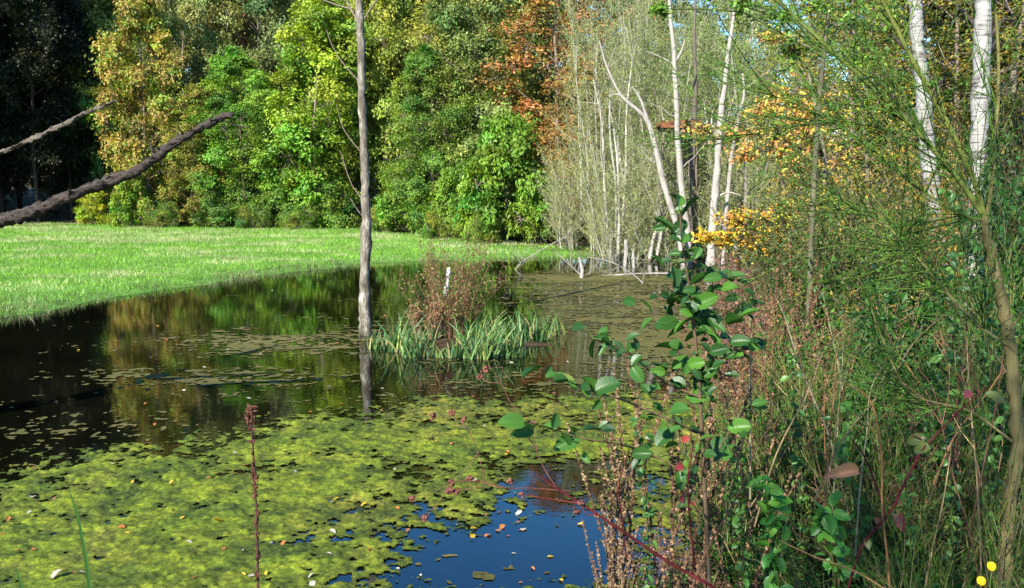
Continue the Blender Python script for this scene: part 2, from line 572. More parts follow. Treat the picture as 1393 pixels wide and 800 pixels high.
# ------------------------------------------------------------------ trees
def prof_oval(t): return np.sin(np.pi * np.clip(t * .86 + .12, 0, 1)) ** .7
def prof_cone(t): return np.clip(1.06 - t, 0, 1) ** .8
def prof_bush(t): return np.sqrt(np.clip(1 - (t * .95) ** 2, 0, 1))

def gen_tree(seed, Ht, Rc, base, lobes=26, clumps=14, leaves=46, leaf=.17, prof=prof_oval, trunk_r=.13, leafshape=LEAF_V, spread=.34, pal=None, barkc=(.16, .125, .1), bright=.3):
    r = np.random.default_rng(seed)
    tb, cb = MB(), MB()
    K = 9
    tz = np.linspace(-.15, Ht * .94, K)
    off = np.cumsum(r.normal(0, .012 * Ht, (K, 2)), 0) * np.linspace(0, 1, K)[:, None]
    TP = np.stack([off[:, 0], off[:, 1], tz], -1)
    tb.tubes(TP, np.linspace(trunk_r, trunk_r * .12, K), 7, barkc)
    def trunk(z):
        return np.stack([np.interp(z, tz, TP[:, 0]), np.interp(z, tz, TP[:, 1]), z], -1)
    t = (np.arange(lobes) + r.random(lobes)) / lobes
    hz = base + (Ht - base) * t
    az = np.arange(lobes) * 2.39996 + r.normal(0, .4, lobes)
    env = Rc * prof(t)
    rad = env * r.uniform(.35, .95, lobes)
    rl = np.maximum(Rc * spread * r.uniform(.7, 1.3, lobes) * (.55 + .45 * prof(t)), .25)
    c = trunk(hz)
    c[:, 0] += np.cos(az) * rad
    c[:, 1] += np.sin(az) * rad
    s0 = trunk(np.maximum(hz - rad * .8 - .3, .25 * base + .1))
    mid = (s0 + c) / 2 + np.stack([0 * rad, 0 * rad, -.08 * rad], -1) + r.normal(0, .06, (lobes, 3))
    tb.tubes(np.stack([s0, (s0 + mid) / 2, mid, (mid + c) / 2, c], 1), np.linspace(1, .2, 5)[None] * (trunk_r * .38 * (1 - .6 * t))[:, None], 4, barkc)
    nC = lobes * clumps
    d = unit(r.normal(0, 1, (nC, 3)) + np.array([0, 0, .35]))
    lo = np.repeat(np.arange(lobes), clumps)
    cc = c[lo] + d * (rl[lo] * r.uniform(.45, 1.05, nC))[:, None]
    cr = rl[lo] * r.uniform(.22, .4, nC)
    # twigs reaching the clumps
    tb.tubes(np.stack([c[lo], (c[lo] + cc) / 2 + r.normal(0, .05, (nC, 3)), cc], 1), np.array([.018, .012, .006])[None], 3, barkc)
    nL = nC * leaves
    ci = np.repeat(np.arange(nC), leaves)
    pos = cc[ci] + r.normal(0, 1, (nL, 3)) * (cr[ci] * .75)[:, None] * np.array([1, 1, .7])
    nrm = unit(d[ci] * .8 + np.array([0, 0, .45]) + r.normal(0, .45, (nL, 3)))
    u = r.normal(0, 1, (nL, 3)) + d[ci] * .8 + np.array([0, 0, -.4])
    sz = leaf * r.uniform(.65, 1.3, nL)
    val = (1 + bright * r.normal(0, .5, lobes))[lo][ci] * (1 + bright * r.normal(0, .6, nC))[ci] * r.uniform(.7, 1.3, nL)
    val = np.clip(val, .35, 1.9)
    if pal is None:
        hue = (r.normal(0, .17, lobes)[lo] + r.normal(0, .1, nC))[ci] + r.normal(0, .05, nL)
        hue = hue * .75
        col = np.stack([val * (1 + hue * 1.6), val * (1 + hue * .3), val * (1 - .35 * np.abs(hue))], -1)
    else:
        pal = np.array(pal)
        w = r.random(nC)[ci] * .6 + r.random(nL) * .4
        k = np.minimum((w * len(pal)).astype(int), len(pal) - 1)
        col = pal[k] * val[:, None]
    cb.stamp(leafshape, LEAF_Q, frames(nrm, u, sz), pos, np.clip(col, .005, 3))
    return tb, cb

PROTO = {}
def proto_tree(key, name, crown='crown', **kw):
    tb, cb = gen_tree(**kw)
    root = thing(name, '', '')
    t = kid(root, tb.build('trunk', M_BARK, root))
    c = kid(root, cb.build(crown, M_LEAF, root, smooth=False))
    PROTO[key] = [root, False, kw['Ht'], kw['Rc']]

def place_tree(key, name, px, dist, Ht, Rc, col, label, cat='tree', group=None, rz=None, x=None, tilt=0):
    P = PROTO[key]
    if not P[1]:
        o = P[0]
        P[1] = True
        o.name = name
    else:
        o = copy_tree(P[0])
        o.name = name
    x = (px - W0 / 2) / F * dist if x is None else x
    z = float(gz(np.array([x]), np.array([dist]))[0])
    o.location = (x, dist, z - .05)
    o.rotation_euler = (tilt, 0, rz if rz is not None else (px * 1.7 + dist) % 6.28)
    sx, sz = Rc / P[3], Ht / P[2]
    o.scale = (sx, sx, sz)
    for k in [q for q in COL.objects if q.parent == o and q.name.startswith(('crown', 'foliage', 'seed_sprays'))]:
        k.color = (*col, 1)
    tag(o, label, cat, group)
    return o

# broadleaf prototypes
proto_tree('oval', 'broadleaf_tree', seed=1, Ht=14, Rc=3.0, base=.8, lobes=42, clumps=18, leaves=56, leaf=.19)
proto_tree('oval2', 'broadleaf_tree', seed=2, Ht=15, Rc=3.2, base=1.2, lobes=44, clumps=18, leaves=56, spread=.3, leaf=.19)
proto_tree('tall', 'broadleaf_tree', seed=3, Ht=16, Rc=2.6, base=3.0, lobes=40, clumps=16, leaves=52, spread=.36, leaf=.18)
proto_tree('loose', 'broadleaf_tree', seed=4, Ht=13, Rc=2.6, base=.8, lobes=40, clumps=16, leaves=46, spread=.36, leaf=.22)
proto_tree('fine', 'broadleaf_tree', seed=5, Ht=14, Rc=3.4, base=.6, lobes=56, clumps=18, leaves=60, spread=.28, leaf=.16)
proto_tree('maple', 'broadleaf_tree', seed=6, Ht=11.5, Rc=2.5, base=.5, lobes=42, clumps=17, leaves=44, spread=.34, leaf=.19,
           pal=[(.10, .16, .02), (.16, .19, .025), (.26, .2, .04), (.34, .2, .06), (.3, .14, .05), (.2, .19, .03)])
proto_tree('russet', 'broadleaf_tree', seed=7, Ht=13, Rc=2.3, base=1.0, lobes=34, clumps=12, leaves=34, spread=.34, leaf=.16,
           pal=[(.12, .14, .03), (.22, .17, .05), (.3, .16, .06), (.33, .15, .07), (.25, .1, .045)])
proto_tree('bush', 'shrub', 'foliage', seed=8, Ht=3, Rc=1.8, base=.25, lobes=22, clumps=13, leaves=48, prof=prof_bush, trunk_r=.06, spread=.36, leaf=.15)
proto_tree('fern', 'shrub', 'foliage', seed=9, Ht=1.2, Rc=1.1, base=.12, lobes=16, clumps=10, leaves=40, prof=prof_bush, trunk_r=.03, spread=.38, leaf=.14, leafshape=THIN_V)
proto_tree('thin', 'broadleaf_tree', seed=10, Ht=11, Rc=2.2, base=2.0, lobes=30, clumps=9, leaves=20, spread=.4, leaf=.12,
           pal=[(.16, .2, .03), (.22, .22, .03), (.32, .25, .03), (.36, .22, .03), (.12, .16, .03)])

DARKG, WOODG, BACKG = 'trees of the dark wood', 'trees along the edge of the meadow', 'tall trees behind the front row of the wood'
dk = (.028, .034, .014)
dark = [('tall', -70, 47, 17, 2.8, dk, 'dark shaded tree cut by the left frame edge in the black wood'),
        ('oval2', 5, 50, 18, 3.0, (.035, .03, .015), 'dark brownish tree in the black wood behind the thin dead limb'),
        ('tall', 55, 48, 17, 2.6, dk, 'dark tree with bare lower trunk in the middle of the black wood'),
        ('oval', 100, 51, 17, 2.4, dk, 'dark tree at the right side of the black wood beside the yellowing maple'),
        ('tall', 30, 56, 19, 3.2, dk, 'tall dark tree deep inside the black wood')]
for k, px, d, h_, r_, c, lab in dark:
    o = place_tree(k, 'woodland_tree', px, d, h_, r_, [q * .8 for q in c], lab, group=DARKG)  # crown colours lowered further to imitate the deep shade of the wood
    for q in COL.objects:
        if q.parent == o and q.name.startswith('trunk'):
            q.color = (.35, .33, .3, 1)  # shade put into the trunk colour, where sun still reaches the bark
front = [
    ('loose', 150, 52, 15.5, 2.3, (.075, .115, .04), 'pale green loose tree showing above the dark wood at upper left'),
    ('maple', 203, 44.5, 12.2, 2.1, (1, 1, 1), 'yellow and orange tinged maple beside the black wood'),
    ('fine', 262, 48.5, 15.5, 2.6, (.085, .115, .05), 'silvery green willow like tree behind the yellowing maple'),
    ('russet', 316, 50, 15, 1.7, (.85, .8, .8), 'narrow russet crown between two grey green trees'),
    ('fine', 362, 50, 17, 3.2, (.07, .1, .045), 'tall grey green tree right of the narrow russet crown'),
    ('fine', 335, 44, 8.8, 2.6, (.055, .125, .02), 'mid green rounded tree under the tall grey green tree'),
    ('maple', 262, 43.6, 7.0, 1.5, (.75, .85, .7), 'small olive and tan tree at the meadow edge behind the log tip'),
    ('loose', 432, 43.3, 11.5, 2.5, (.085, .15, .018), 'bright lime green tree left of the bare snag'),
    ('oval2', 475, 48, 16, 2.8, (.095, .135, .028), 'yellow green tall tree directly behind the bare snag'),
    ('fine', 528, 46, 15, 3.0, (.1, .14, .03), 'light green feathery tree just right of the bare snag top'),
    ('tall', 566, 48, 15, 2.8, (.06, .075, .025), 'olive tree with bare trunk in the dark gap of the wood'),
    ('fine', 645, 39, 13, 3.4, (.08, .108, .035), 'broad grey green tree in the middle of the wood edge'),
    ('fine', 590, 38, 8, 2.2, (.05, .1, .02), 'dark green rounded tree below the broad grey green tree'),
    ('russet', 757, 36, 11.5, 2.8, (.95, .95, .85), 'tall russet brown tree right of the broad grey green tree'),
    ('russet', 805, 41, 12.5, 2.8, (1, .95, .9), 'second russet crown, half hidden behind the pale willows'),
    ('russet', 776, 33.5, 6.8, 1.7, (.85, 1.0, .75), 'low yellowing russet tree in front of the tall russet tree')]
for k, px, d, h_, r_, c, lab in front:
    place_tree(k, 'broadleaf_tree', px, d, h_, r_, [c[0] * 1.9 + c[1] * .22, c[1] * 2.05, c[2] * 1.5] if c[0] < .5 else ([c[0] * 1.25, c[1] * 1.08, c[2] * 1.0] if k == 'russet' else [c[0] * 1.05, c[1] * 1.3, c[2] * 1.0]), lab, group=WOODG)
for n_, (k, px, d, h_, r_) in enumerate([('oval', 120, 63, 20, 3.6), ('tall', 215, 60, 20, 3.6), ('oval2', 300, 62, 20, 3.6), ('oval', 405, 58, 19, 3.6), ('tall', 500, 60, 19, 3.5), ('oval2', 590, 58, 18, 3.5),
                                         ('oval', 690, 50, 13.5, 3.3), ('oval2', 745, 48, 12.5, 3.2), ('oval2', 830, 46, 11.5, 3.2), ('oval', 905, 44, 11, 3.0), ('oval', 985, 43, 10.5, 3), ('oval2', 455, 66, 21, 4), ('oval', 350, 68, 22, 4), ('oval2', 165, 66, 21, 4), ('oval', 545, 64, 20, 4), ('oval2', 640, 54, 15.5, 3.6), ('oval', 255, 70, 22, 4.2), ('oval2', 60, 66, 22, 4.2), ('oval', -40, 62, 21, 4.2), ('oval', 590, 68, 19, 4.2), ('oval2', 725, 58, 15, 4)]):
    place_tree(k, 'woodland_tree', px, d, h_, r_, (.18, .235, .075), 'tall green tree deeper in the wood, behind the front row of trees', group=BACKG)
# trees left of the frame: they shade the dark wood
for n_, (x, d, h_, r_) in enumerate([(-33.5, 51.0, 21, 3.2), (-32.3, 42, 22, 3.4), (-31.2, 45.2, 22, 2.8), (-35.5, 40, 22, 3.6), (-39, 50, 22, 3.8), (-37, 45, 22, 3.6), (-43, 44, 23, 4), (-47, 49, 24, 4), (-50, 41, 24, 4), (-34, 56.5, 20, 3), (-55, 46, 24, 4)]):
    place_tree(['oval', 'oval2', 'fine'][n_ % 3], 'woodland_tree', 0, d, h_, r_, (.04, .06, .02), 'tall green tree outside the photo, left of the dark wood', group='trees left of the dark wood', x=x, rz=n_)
place_tree('thin', 'slender_tree', 0, -2.1, 5.7, 1.25, (.8, .9, .8), 'thin unseen tree behind the camera, added to shade the right thicket', x=-1.75, rz=1.0)  # unseen tree, added to throw dappled shade on the near right thicket
SHR = 'shrubs at the foot of the wood'
for px, d, h_, r_, c, lab in [
    (132, 45, 1.7, .9, (.15, .19, .02), 'small yellow green shrub at the foot of the dark wood'),
    (182, 43.8, 2.6, 1.1, (.07, .14, .02), 'bright green shrub below the yellowing maple'),
    (232, 44.2, 1.5, 1.2, (.04, .09, .03), 'low dark green shrub between maple and olive tree'),
    (300, 43.2, 1.8, 1.3, (.045, .1, .03), 'low bluish green shrub below the mid green rounded tree'),
    (385, 43.5, 2.2, 1.4, (.045, .11, .025), 'dense green shrub left of the lime green tree'),
    (458, 42.5, 2.2, 1.2, (.06, .13, .03), 'fresh green shrub behind the bare snag trunk'),
    (560, 39.0, 3.0, 1.5, (.06, .125, .02), 'bright green shrub right of the bare snag'),
    (618, 36.3, 2.8, 1.3, (.06, .13, .02), 'green shrub below the broad grey green tree'),
    (690, 33.8, 4.6, 1.9, (.05, .115, .018), 'large bright green bush at the right end of the meadow'),
    (655, 35, 3.2, 1.2, (.045, .11, .02), 'darker green bush left of the large bright green bush'),
    (735, 33.3, 2.4, .8, (.055, .12, .02), 'small green bush at the foot of the russet tree')]:
    place_tree('bush', 'shrub', px, d, h_, r_, [c[0] * 1.6 + c[1] * .22, c[1] * 1.8, c[2] * 1.0], lab, 'shrub', SHR)
for px, d, r_, c, lab in [(225, 43.0, .9, (.06, .12, .03), 'low fern clump under the yellowing maple'),
                          (345, 42.4, 1.0, (.05, .12, .035), 'low fern clump under the mid green rounded tree'),
                          (410, 42.0, 1.1, (.055, .13, .03), 'low fern clump under the lime green tree'),
                          (520, 40.0, .9, (.07, .15, .03), 'low fern clump just right of the snag'),
                          (600, 35.6, .9, (.07, .14, .03), 'low fern clump at the meadow edge under the grey green tree'),
                          (660, 32.8, .8, (.06, .14, .03), 'low fern clump left of the large bright green bush')]:
    place_tree('fern', 'fern_clump', px, d, 1.1, r_, [c[0] * 1.5 + c[1] * .4, c[1] * 1.5, c[2] * .8], lab, 'fern', SHR)

# ------------------------------------------------------------------ willow thicket (thin pale stems, few leaves)
def gen_willow(seed, Ht, spread, stems=22, leafy=1.0):
    r = np.random.default_rng(seed)
    tb, cb = MB(), MB()
    a = r.random(stems) * 6.283
    rad = spread * np.sqrt(r.random(stems)) * .5
    h_ = Ht * r.uniform(.55, 1.0, stems)
    K = 7
    t = np.linspace(0, 1, K)
    b = np.stack([np.cos(a) * rad, np.sin(a) * rad, 0 * a - .3], -1)
    out = np.stack([np.cos(a), np.sin(a), 0 * a], -1) * (spread * r.uniform(.1, .7, stems))[:, None]
    P = b[:, None] + out[:, None] * (t ** 1.3)[None, :, None] + np.stack([np.zeros((stems, K)), np.zeros((stems, K)), h_[:, None] * t[None]], -1) + np.cumsum(r.normal(0, .11, (stems, K, 3)), 1)
    cs = np.array([.25, .24, .18]) * r.uniform(.65, 1.35, (stems, 1))
    tb.tubes(P, np.linspace(.034, .006, K)[None] * r.uniform(.4, 1.5, (stems, 1)), 4, cs)
    nb = 46
    si = np.repeat(np.arange(stems), nb)
    tt = r.uniform(.12, .98, len(si))
    k = np.minimum((tt * (K - 1)).astype(int), K - 2)
    fr = (tt * (K - 1) - k)[:, None]
    s = P[si, k] * (1 - fr) + P[si, k + 1] * fr
    dirn = unit(np.stack([r.normal(0, .6, len(si)), r.normal(0, .6, len(si)), np.ones(len(si))], -1))
    ln = r.uniform(.5, 1.7, len(si))
    bend = r.normal(0, .2, (len(si), 3))
    Q = s[:, None] + dirn[:, None] * (np.linspace(0, 1, 4)[None, :, None] * ln[:, None, None]) + bend[:, None] * np.array([0, .3, .7, .6])[None, :, None]
    ctw = np.array([.23, .225, .13]) * r.uniform(.6, 1.4, (len(si), 1))
    tb.tubes(Q, np.array([.0075, .006, .0045, .003])[None], 3, ctw)
    nl = int(22 * leafy)
    li = np.repeat(np.arange(len(si)), nl)
    u = r.uniform(.15, 1.05, len(li))
    pos = s[li] + dirn[li] * (u * ln[li])[:, None] + bend[li] * u[:, None] * .6 + r.normal(0, .06, (len(li), 3))
    nrm = r.normal(0, 1, (len(li), 3)) + np.array([-.3, -.5, .4])
    uu = r.normal(0, .6, (len(li), 3)) + dirn[li] + np.array([0, 0, -.2])
    lc = np.array([[.27, .31, .12], [.21, .27, .09], [.34, .34, .17], [.25, .31, .1], [.35, .32, .16]])[r.integers(0, 4, len(li))] * r.uniform(.6, 1.3, (len(li), 1))
    cb.stamp(THIN_V, LEAF_Q, frames(nrm, uu, .1 * r.uniform(.6, 1.4, len(li))), pos, lc)
    return tb, cb
for k, kw in (('wil1', dict(seed=21, Ht=11.5, spread=2.6)), ('wil2', dict(seed=22, Ht=9.5, spread=2.2, stems=18)), ('wil3', dict(seed=23, Ht=5, spread=2.0, stems=16, leafy=.7))):
    tb, cb = gen_willow(**kw)
    root = thing('willow', '', '')
    kid(root, tb.build('stems', M_STEM, root))
    kid(root, cb.build('foliage', M_LEAF, root, smooth=False))
    PROTO[k] = [root, False, kw['Ht'], kw['spread']]
WIL = 'pale willows of the flooded thicket'
for k, px, d, h_, r_, c, lab in [
    ('wil1', 856, 33, 10.6, 2.3, (1, 1, 1), 'tall pale willow at the left end of the thicket beside the russet tree'),
    ('wil1', 868, 35, 10.8, 2.8, (.95, 1.05, .8), 'tall pale willow behind the forked leaning dead trunk'),
    ('wil1', 925, 34, 10.5, 2.8, (1, 1.05, .85), 'tall pale willow behind the rusty platform'),
    ('wil1', 985, 33, 10, 2.8, (.9, 1.05, .7), 'tall pale willow behind the thick white trunk'),
    ('wil2', 1045, 31, 9, 2.6, (.85, 1, .6), 'greener willow right of the thick white trunk'),
    ('wil2', 838, 29.5, 9.5, 2.2, (1, 1, .9), 'mid height pale willow in front of the thicket'),
    ('wil2', 905, 30, 9.5, 2.4, (.95, 1, .8), 'mid height pale willow directly below the rusty platform'),
    ('wil2', 1100, 29, 8.5, 2.6, (.8, 1, .5), 'green willow behind the orange maple sprays'),
    ('wil3', 792, 30.5, 3.6, 1.6, (1.1, 1, .9), 'low bleached willow scrub at the right end of the meadow'),
    ('wil3', 850, 28.0, 4.2, 2.0, (1.05, 1, .9), 'low bleached willow scrub behind the cut stumps'),
    ('wil3', 945, 27.5, 4.6, 2.2, (1, 1, .9), 'low bleached willow scrub at the foot of the dead trunks'),
    ('wil3', 1030, 26.5, 4.2, 2.2, (.95, .95, .7), 'low willow scrub right of the dead trunks'),
    ('wil1', 825, 39, 11.0, 2.0, (.9, .95, .7), 'slender pale willow seen past the russet tree')]:
    place_tree(k, 'willow', px, d, h_, r_, c, lab, 'willow', WIL)

# ------------------------------------------------------------------ right-hand wood: thin yellowing trees
RW = 'thin yellowing trees on the right bank'
for k, px, d, h_, r_, c, lab in [
    ('thin', 1085, 24, 8.2, 1.8, (.95, .95, .9), 'thin yellow green tree left of both birches'),
    ('thin', 1150, 21, 8.5, 2.0, (.8, .95, .8), 'thin olive tree midway between thick white trunk and birches'),
    ('thin', 1205, 25, 8.5, 2.2, (1, .9, .7), 'thin yellow tree just left of the left birch'),
    ('thin', 1290, 22, 9.0, 2.2, (.95, .95, .8), 'thin yellow tree seen between the two birches'),
    ('thin', 1360, 20, 9.5, 2.2, (.35, .38, .35), 'thin dusky tree just right of the right birch'),
    ('loose', 1395, 24, 12, 2.8, (.035, .038, .014), 'dark olive tree at the right frame edge behind the birches'),
    ('oval', 1470, 22, 12, 2.8, (.028, .034, .013), 'dark green tree cut by the right frame edge'),
    ('loose', 1250, 34, 10.5, 2.8, (.09, .11, .03), 'olive green tree far behind the left birch'),
    ('oval2', 1150, 38, 10.5, 3, (.08, .11, .03), 'green tree far behind the thin olive tree'),
    ('oval', 1340, 33, 11.5, 3, (.04, .05, .018), 'dark olive tree far behind the right birch')]:
    place_tree(k, 'slender_tree', px, d, h_, r_, c, lab, group=RW)

# ------------------------------------------------------------------ dead trunks at the far end
def path_tube(mb, pts, widths, d, sides=8, col=(.5, .47, .42), sub=3, jit=.004, seed=0):
    """tube along photo points at ground distance d; widths in photo pixels"""
    r = np.random.default_rng(seed + int(abs(pts[0][0])))
    d = np.broadcast_to(np.asarray(d, float), (len(pts),))
    P = np.array([Wp(x, y, dd) for (x, y), dd in zip(pts, d)])
    Rw = np.array(widths) / F * d / 2
    t = np.linspace(0, len(pts) - 1, (len(pts) - 1) * sub + 1)
    k = np.arange(len(pts))
    # catmull-rom resample
    def cr(A):
        A = np.asarray(A, float)
        if A.ndim == 1: A = A[:, None]
        pad = np.vstack([2 * A[0] - A[1], A, 2 * A[-1] - A[-2]])
        res = []
        for q in t:
            i = min(int(q), len(pts) - 2)
            f = q - i
            p0, p1, p2, p3 = pad[i], pad[i + 1], pad[i + 2], pad[i + 3]
            res.append(.5 * (2 * p1 + (p2 - p0) * f + (2 * p0 - 5 * p1 + 4 * p2 - p3) * f * f + (3 * p1 - p0 - 3 * p2 + p3) * f ** 3))
        return np.array(res)
    P2 = cr(P)
    R2 = np.maximum(np.interp(t, k, Rw), .0005)
    P2[1:-1] += r.normal(0, 1, (len(P2) - 2, 3)) * (R2[1:-1, None] * jit * 20)
    R2 = R2 * (1 + r.normal(0, .05 + jit * 6, len(R2)))
    mb.tubes(P2, R2, sides, col, cap=True)
    return P2, R2

DT = 'bleached dead trunks standing in the flooded far end'
WH, GREY = (.27, .245, .21), (.17, .15, .125)
def dead_trunk(label, d, main, wid, limbs=(), col=WH, name='dead_tree', group=DT, cat='dead tree', twigs=5, seed=0):
    base = Wp(main[0][0], main[0][1], d)
    root = thing(name, label, cat, base, group=group)
    tb = MB()
    P2, R2 = path_tube(tb, main, np.array(wid) * .88, d, 9, col, 4, .005)
    for v in tb.v: v -= base
    tb.build('trunk', M_DEAD, root)
    r = np.random.default_rng(seed + int(main[0][0]))
    for pts, ww in limbs:
        lb = MB()
        path_tube(lb, pts, ww, d, 6, col)
        for v in lb.v: v -= base
        lb.build('branch', M_DEAD, root)
    for _ in range(twigs):
        lb = MB()
        i = r.integers(len(P2) // 3, len(P2))
        dr = unit(np.array([r.normal(0, .8), r.normal(0, .5), r.uniform(.3, 1)]))
        ln = r.uniform(.4, 1.3)
        pp = np.array([P2[i] + dr * ln * q + np.array([0, 0, .15 * q * q]) for q in np.linspace(0, 1, 5)]) + np.vstack([np.zeros((1, 3)), r.normal(0, .03, (4, 3))])
        lb.tubes(pp - base, np.linspace(min(.02, R2[i] * .5), .005, 5), 4, col)
        lb.build('branch', M_DEAD, root)
    return root
dead_trunk('leaning dead white trunk that forks above its middle', 25.5, [(933, 372), (922, 312), (901, 244), (882, 168), (846, 131), (826, 92), (815, 55)], [11, 10, 9, 7.5, 4.5, 3, 2],
           [([(882, 168), (877, 150), (869, 131), (860, 118)], [5, 4, 3, 1.5]), ([(846, 131), (838, 128), (828, 131)], [3, 2, 1])])
dead_trunk('straight tall white dead trunk passing the rusty platform', 26, [(938, 368), (936, 320), (928, 261), (923, 205), (921, 159), (917, 78), (912, 20), (909, -40)], [10, 10, 10, 9, 8, 7, 5.5, 4],
           [([(918, 85), (926, 72), (932, 55)], [4, 3, 1.5]), ([(917, 88), (900, 78), (880, 70)], [3, 2, 1])])
dead_trunk('thickest white dead trunk, standing at the water edge', 24.8, [(966, 364), (968, 330), (972, 275), (976, 218), (981, 160), (990, 78), (997, 30), (1003, -30)], [16, 14, 12, 11, 9, 7, 5, 4],
           [([(977, 190), (968, 170), (970, 150)], [4, 3, 1.5]), ([(972, 270), (990, 262), (1008, 266)], [4, 3, 1.5])])
dead_trunk('slimmer dead trunk right behind the thickest white trunk', 25.2, [(983, 360), (986, 310), (991, 255), (996, 205), (1004, 165), (1012, 130), (1010, 100)], [7, 7, 7, 6, 5.5, 4, 3])
dead_trunk('dark brown dead trunk behind the rusty platform', 27, [(942, 352), (941, 300), (942, 230), (944, 170), (946, 110), (945, 40), (947, -30)], [9, 9, 9, 8, 6, 4, 3], col=(.1, .08, .065))
dead_trunk('short broken white trunk left of the leaning one', 26.5, [(884, 352), (889, 325), (896, 300), (897, 282)], [6, 6, 5, 4], twigs=2)
dead_trunk('second broken trunk close left of the leaning one', 26.3, [(893, 352), (897, 330), (901, 312)], [5, 5, 4], twigs=1)
dead_trunk('thin grey pole like trunk below the russet tree', 32, [(790, 312), (791, 270), (790, 222), (788, 180)], [4, 4, 3.5, 2], col=(.42, .38, .32))
dead_trunk('thin white trunk right of the grey pole like trunk', 32, [(810, 315), (811, 270), (808, 230), (803, 190), (800, 150)], [5, 4.5, 4, 3, 2])
dead_trunk('grey dead trunk half hidden behind the yellow maple spray', 26, [(1012, 352), (1014, 300), (1015, 250), (1013, 200)], [7, 7, 6, 4], col=GREY)
dead_trunk('dead trunk leaning right toward the yellow maple spray', 24, [(1022, 372), (1000, 335), (980, 300), (968, 282)], [6, 5, 4, 3], col=GREY, twigs=3)
r = np.random.default_rng(151)
for q in range(13):
    x, y0 = r.uniform(795, 1040), r.uniform(318, 345)
    l_, k_ = r.normal(0, 14), r.uniform(40, 190)
    dead_trunk('slim pale bare trunk among the willows of the flooded far end', r.uniform(27, 31), [(x, y0), (x + l_ * .3 + r.normal(0, 2), y0 - (y0 - k_) * .35), (x + l_ * .6 + r.normal(0, 3), y0 - (y0 - k_) * .7), (x + l_, k_)], [4.6, 4, 3.2, 1.8],
               col=[(.33, .3, .25), (.26, .24, .2), (.38, .36, .3)][q % 3], name='slim_trunk', group='slim pale trunks among the willows', twigs=4, seed=q)
for pts, ww, lab in [([(830, 350), (831, 330), (832, 310)], [6, 5, 4], 'pale cut stump, leftmost of the stumps in the shallow water'),
                     ([(838, 350), (840, 335), (839, 318)], [4, 4, 3], 'slim pale stump second from left in the shallow water'),
                     ([(850, 362), (851, 342), (851, 326)], [6, 6, 5], 'pale stump below the leaning trunk, third from left'),
                     ([(862, 364), (862, 352), (861, 340)], [5, 4, 3], 'shortest pale stump, beside the third one'),
                     ([(791, 378), (792, 368), (788, 350)], [6, 6, 3], 'slanting pale stump nearest the end of the meadow')]:
    dead_trunk(lab, 2.3 * F / (pts[0][1] - HORIZ) , pts, ww, name='stump', group='cut stumps at the far end of the pond', cat='stump', twigs=0)
for pts, d, ww, lab in [([(795, 378), (840, 374), (905, 372), (950, 377)], 22.3, [3, 4, 4, 2], 'pale fallen branch lying along the water below the stumps'),
                        ([(695, 372), (715, 353), (745, 335), (772, 322)], 24, [1.5, 1.7, 1.5, 1], 'thin bare twig slanting up from the water beside the island'),
                        ([(800, 385), (775, 360), (752, 340)], 22.5, [2.5, 2, 1.5], 'bent dead branch rising from the water left of the stumps'),
                        ([(880, 392), (862, 374), (830, 356), (800, 350)], 20.5, [3, 3, 2, 1.5], 'curved dead branch in front of the cut stumps')]:
    mb = MB()
    path_tube(mb, pts, np.array(ww) * .75, d, 5, (.24, .215, .175))
    r = np.random.default_rng(int(pts[0][0]))
    p0 = np.array([Wp(*q, d) for q in pts])
    for q in range(9):
        i = r.integers(0, len(pts) - 1)
        s = p0[i] + (p0[i + 1] - p0[i]) * r.random()
        e = s + np.array([r.normal(0, .5), r.normal(0, .4), r.uniform(.15, .9)])
        mb.tubes(np.array([s, (s + e) / 2 + r.normal(0, .06, 3), e]), [.009, .006, .003], 4, (.24, .215, .175))
    tag(mb.build('fallen_branch', M_DEAD), lab, 'branch', 'dead branches in the shallow water')

# rusty raised platform among the dead trunks
pc = Wp(921, 171, 27.5)
root = thing('raised_hide', 'rusty brown board platform on posts among the dead trunks', 'hide', (pc[0], pc[1], 0))
def box(mb, c, s, col=(1, 1, 1), rx=0):
    c, s = np.array(c, float), np.array(s, float) / 2
    V = np.array([(x, y, z) for x in (-1, 1) for y in (-1, 1) for z in (-1, 1)], float) * s
    ca, sa = math.cos(rx), math.sin(rx)
    V = np.stack([V[:, 0], V[:, 1] * ca - V[:, 2] * sa, V[:, 1] * sa + V[:, 2] * ca], -1) + c
    mb.raw(V, [(0, 1, 3, 2), (4, 6, 7, 5), (0, 4, 5, 1), (2, 3, 7, 6), (0, 2, 6, 4), (1, 5, 7, 3)], col)
mb = MB()
for q in range(5):
    box(mb, (-.0, -.5 + q * .25, pc[2]), (1.2, .235, .05), (1, 1, 1), 0)
box(mb, (0, -.66, pc[2] + .0), (1.25, .04, .22))
box(mb, (-.1, .64, pc[2] + .04), (1.0, .04, .2))
mb.build('platform', M_RUST, root, smooth=False)
for sx in (-.5, .5):
    for sy in (-.5, .5):
        mb = MB()
        mb.tubes(np.array([(sx * 1.2, sy, -.4), (sx * 1.1, sy, pc[2] * .5), (sx, sy, pc[2] - .02)]), [.05, .045, .04], 7, (.14, .11, .09))
        mb.build('post', M_BARK, root)

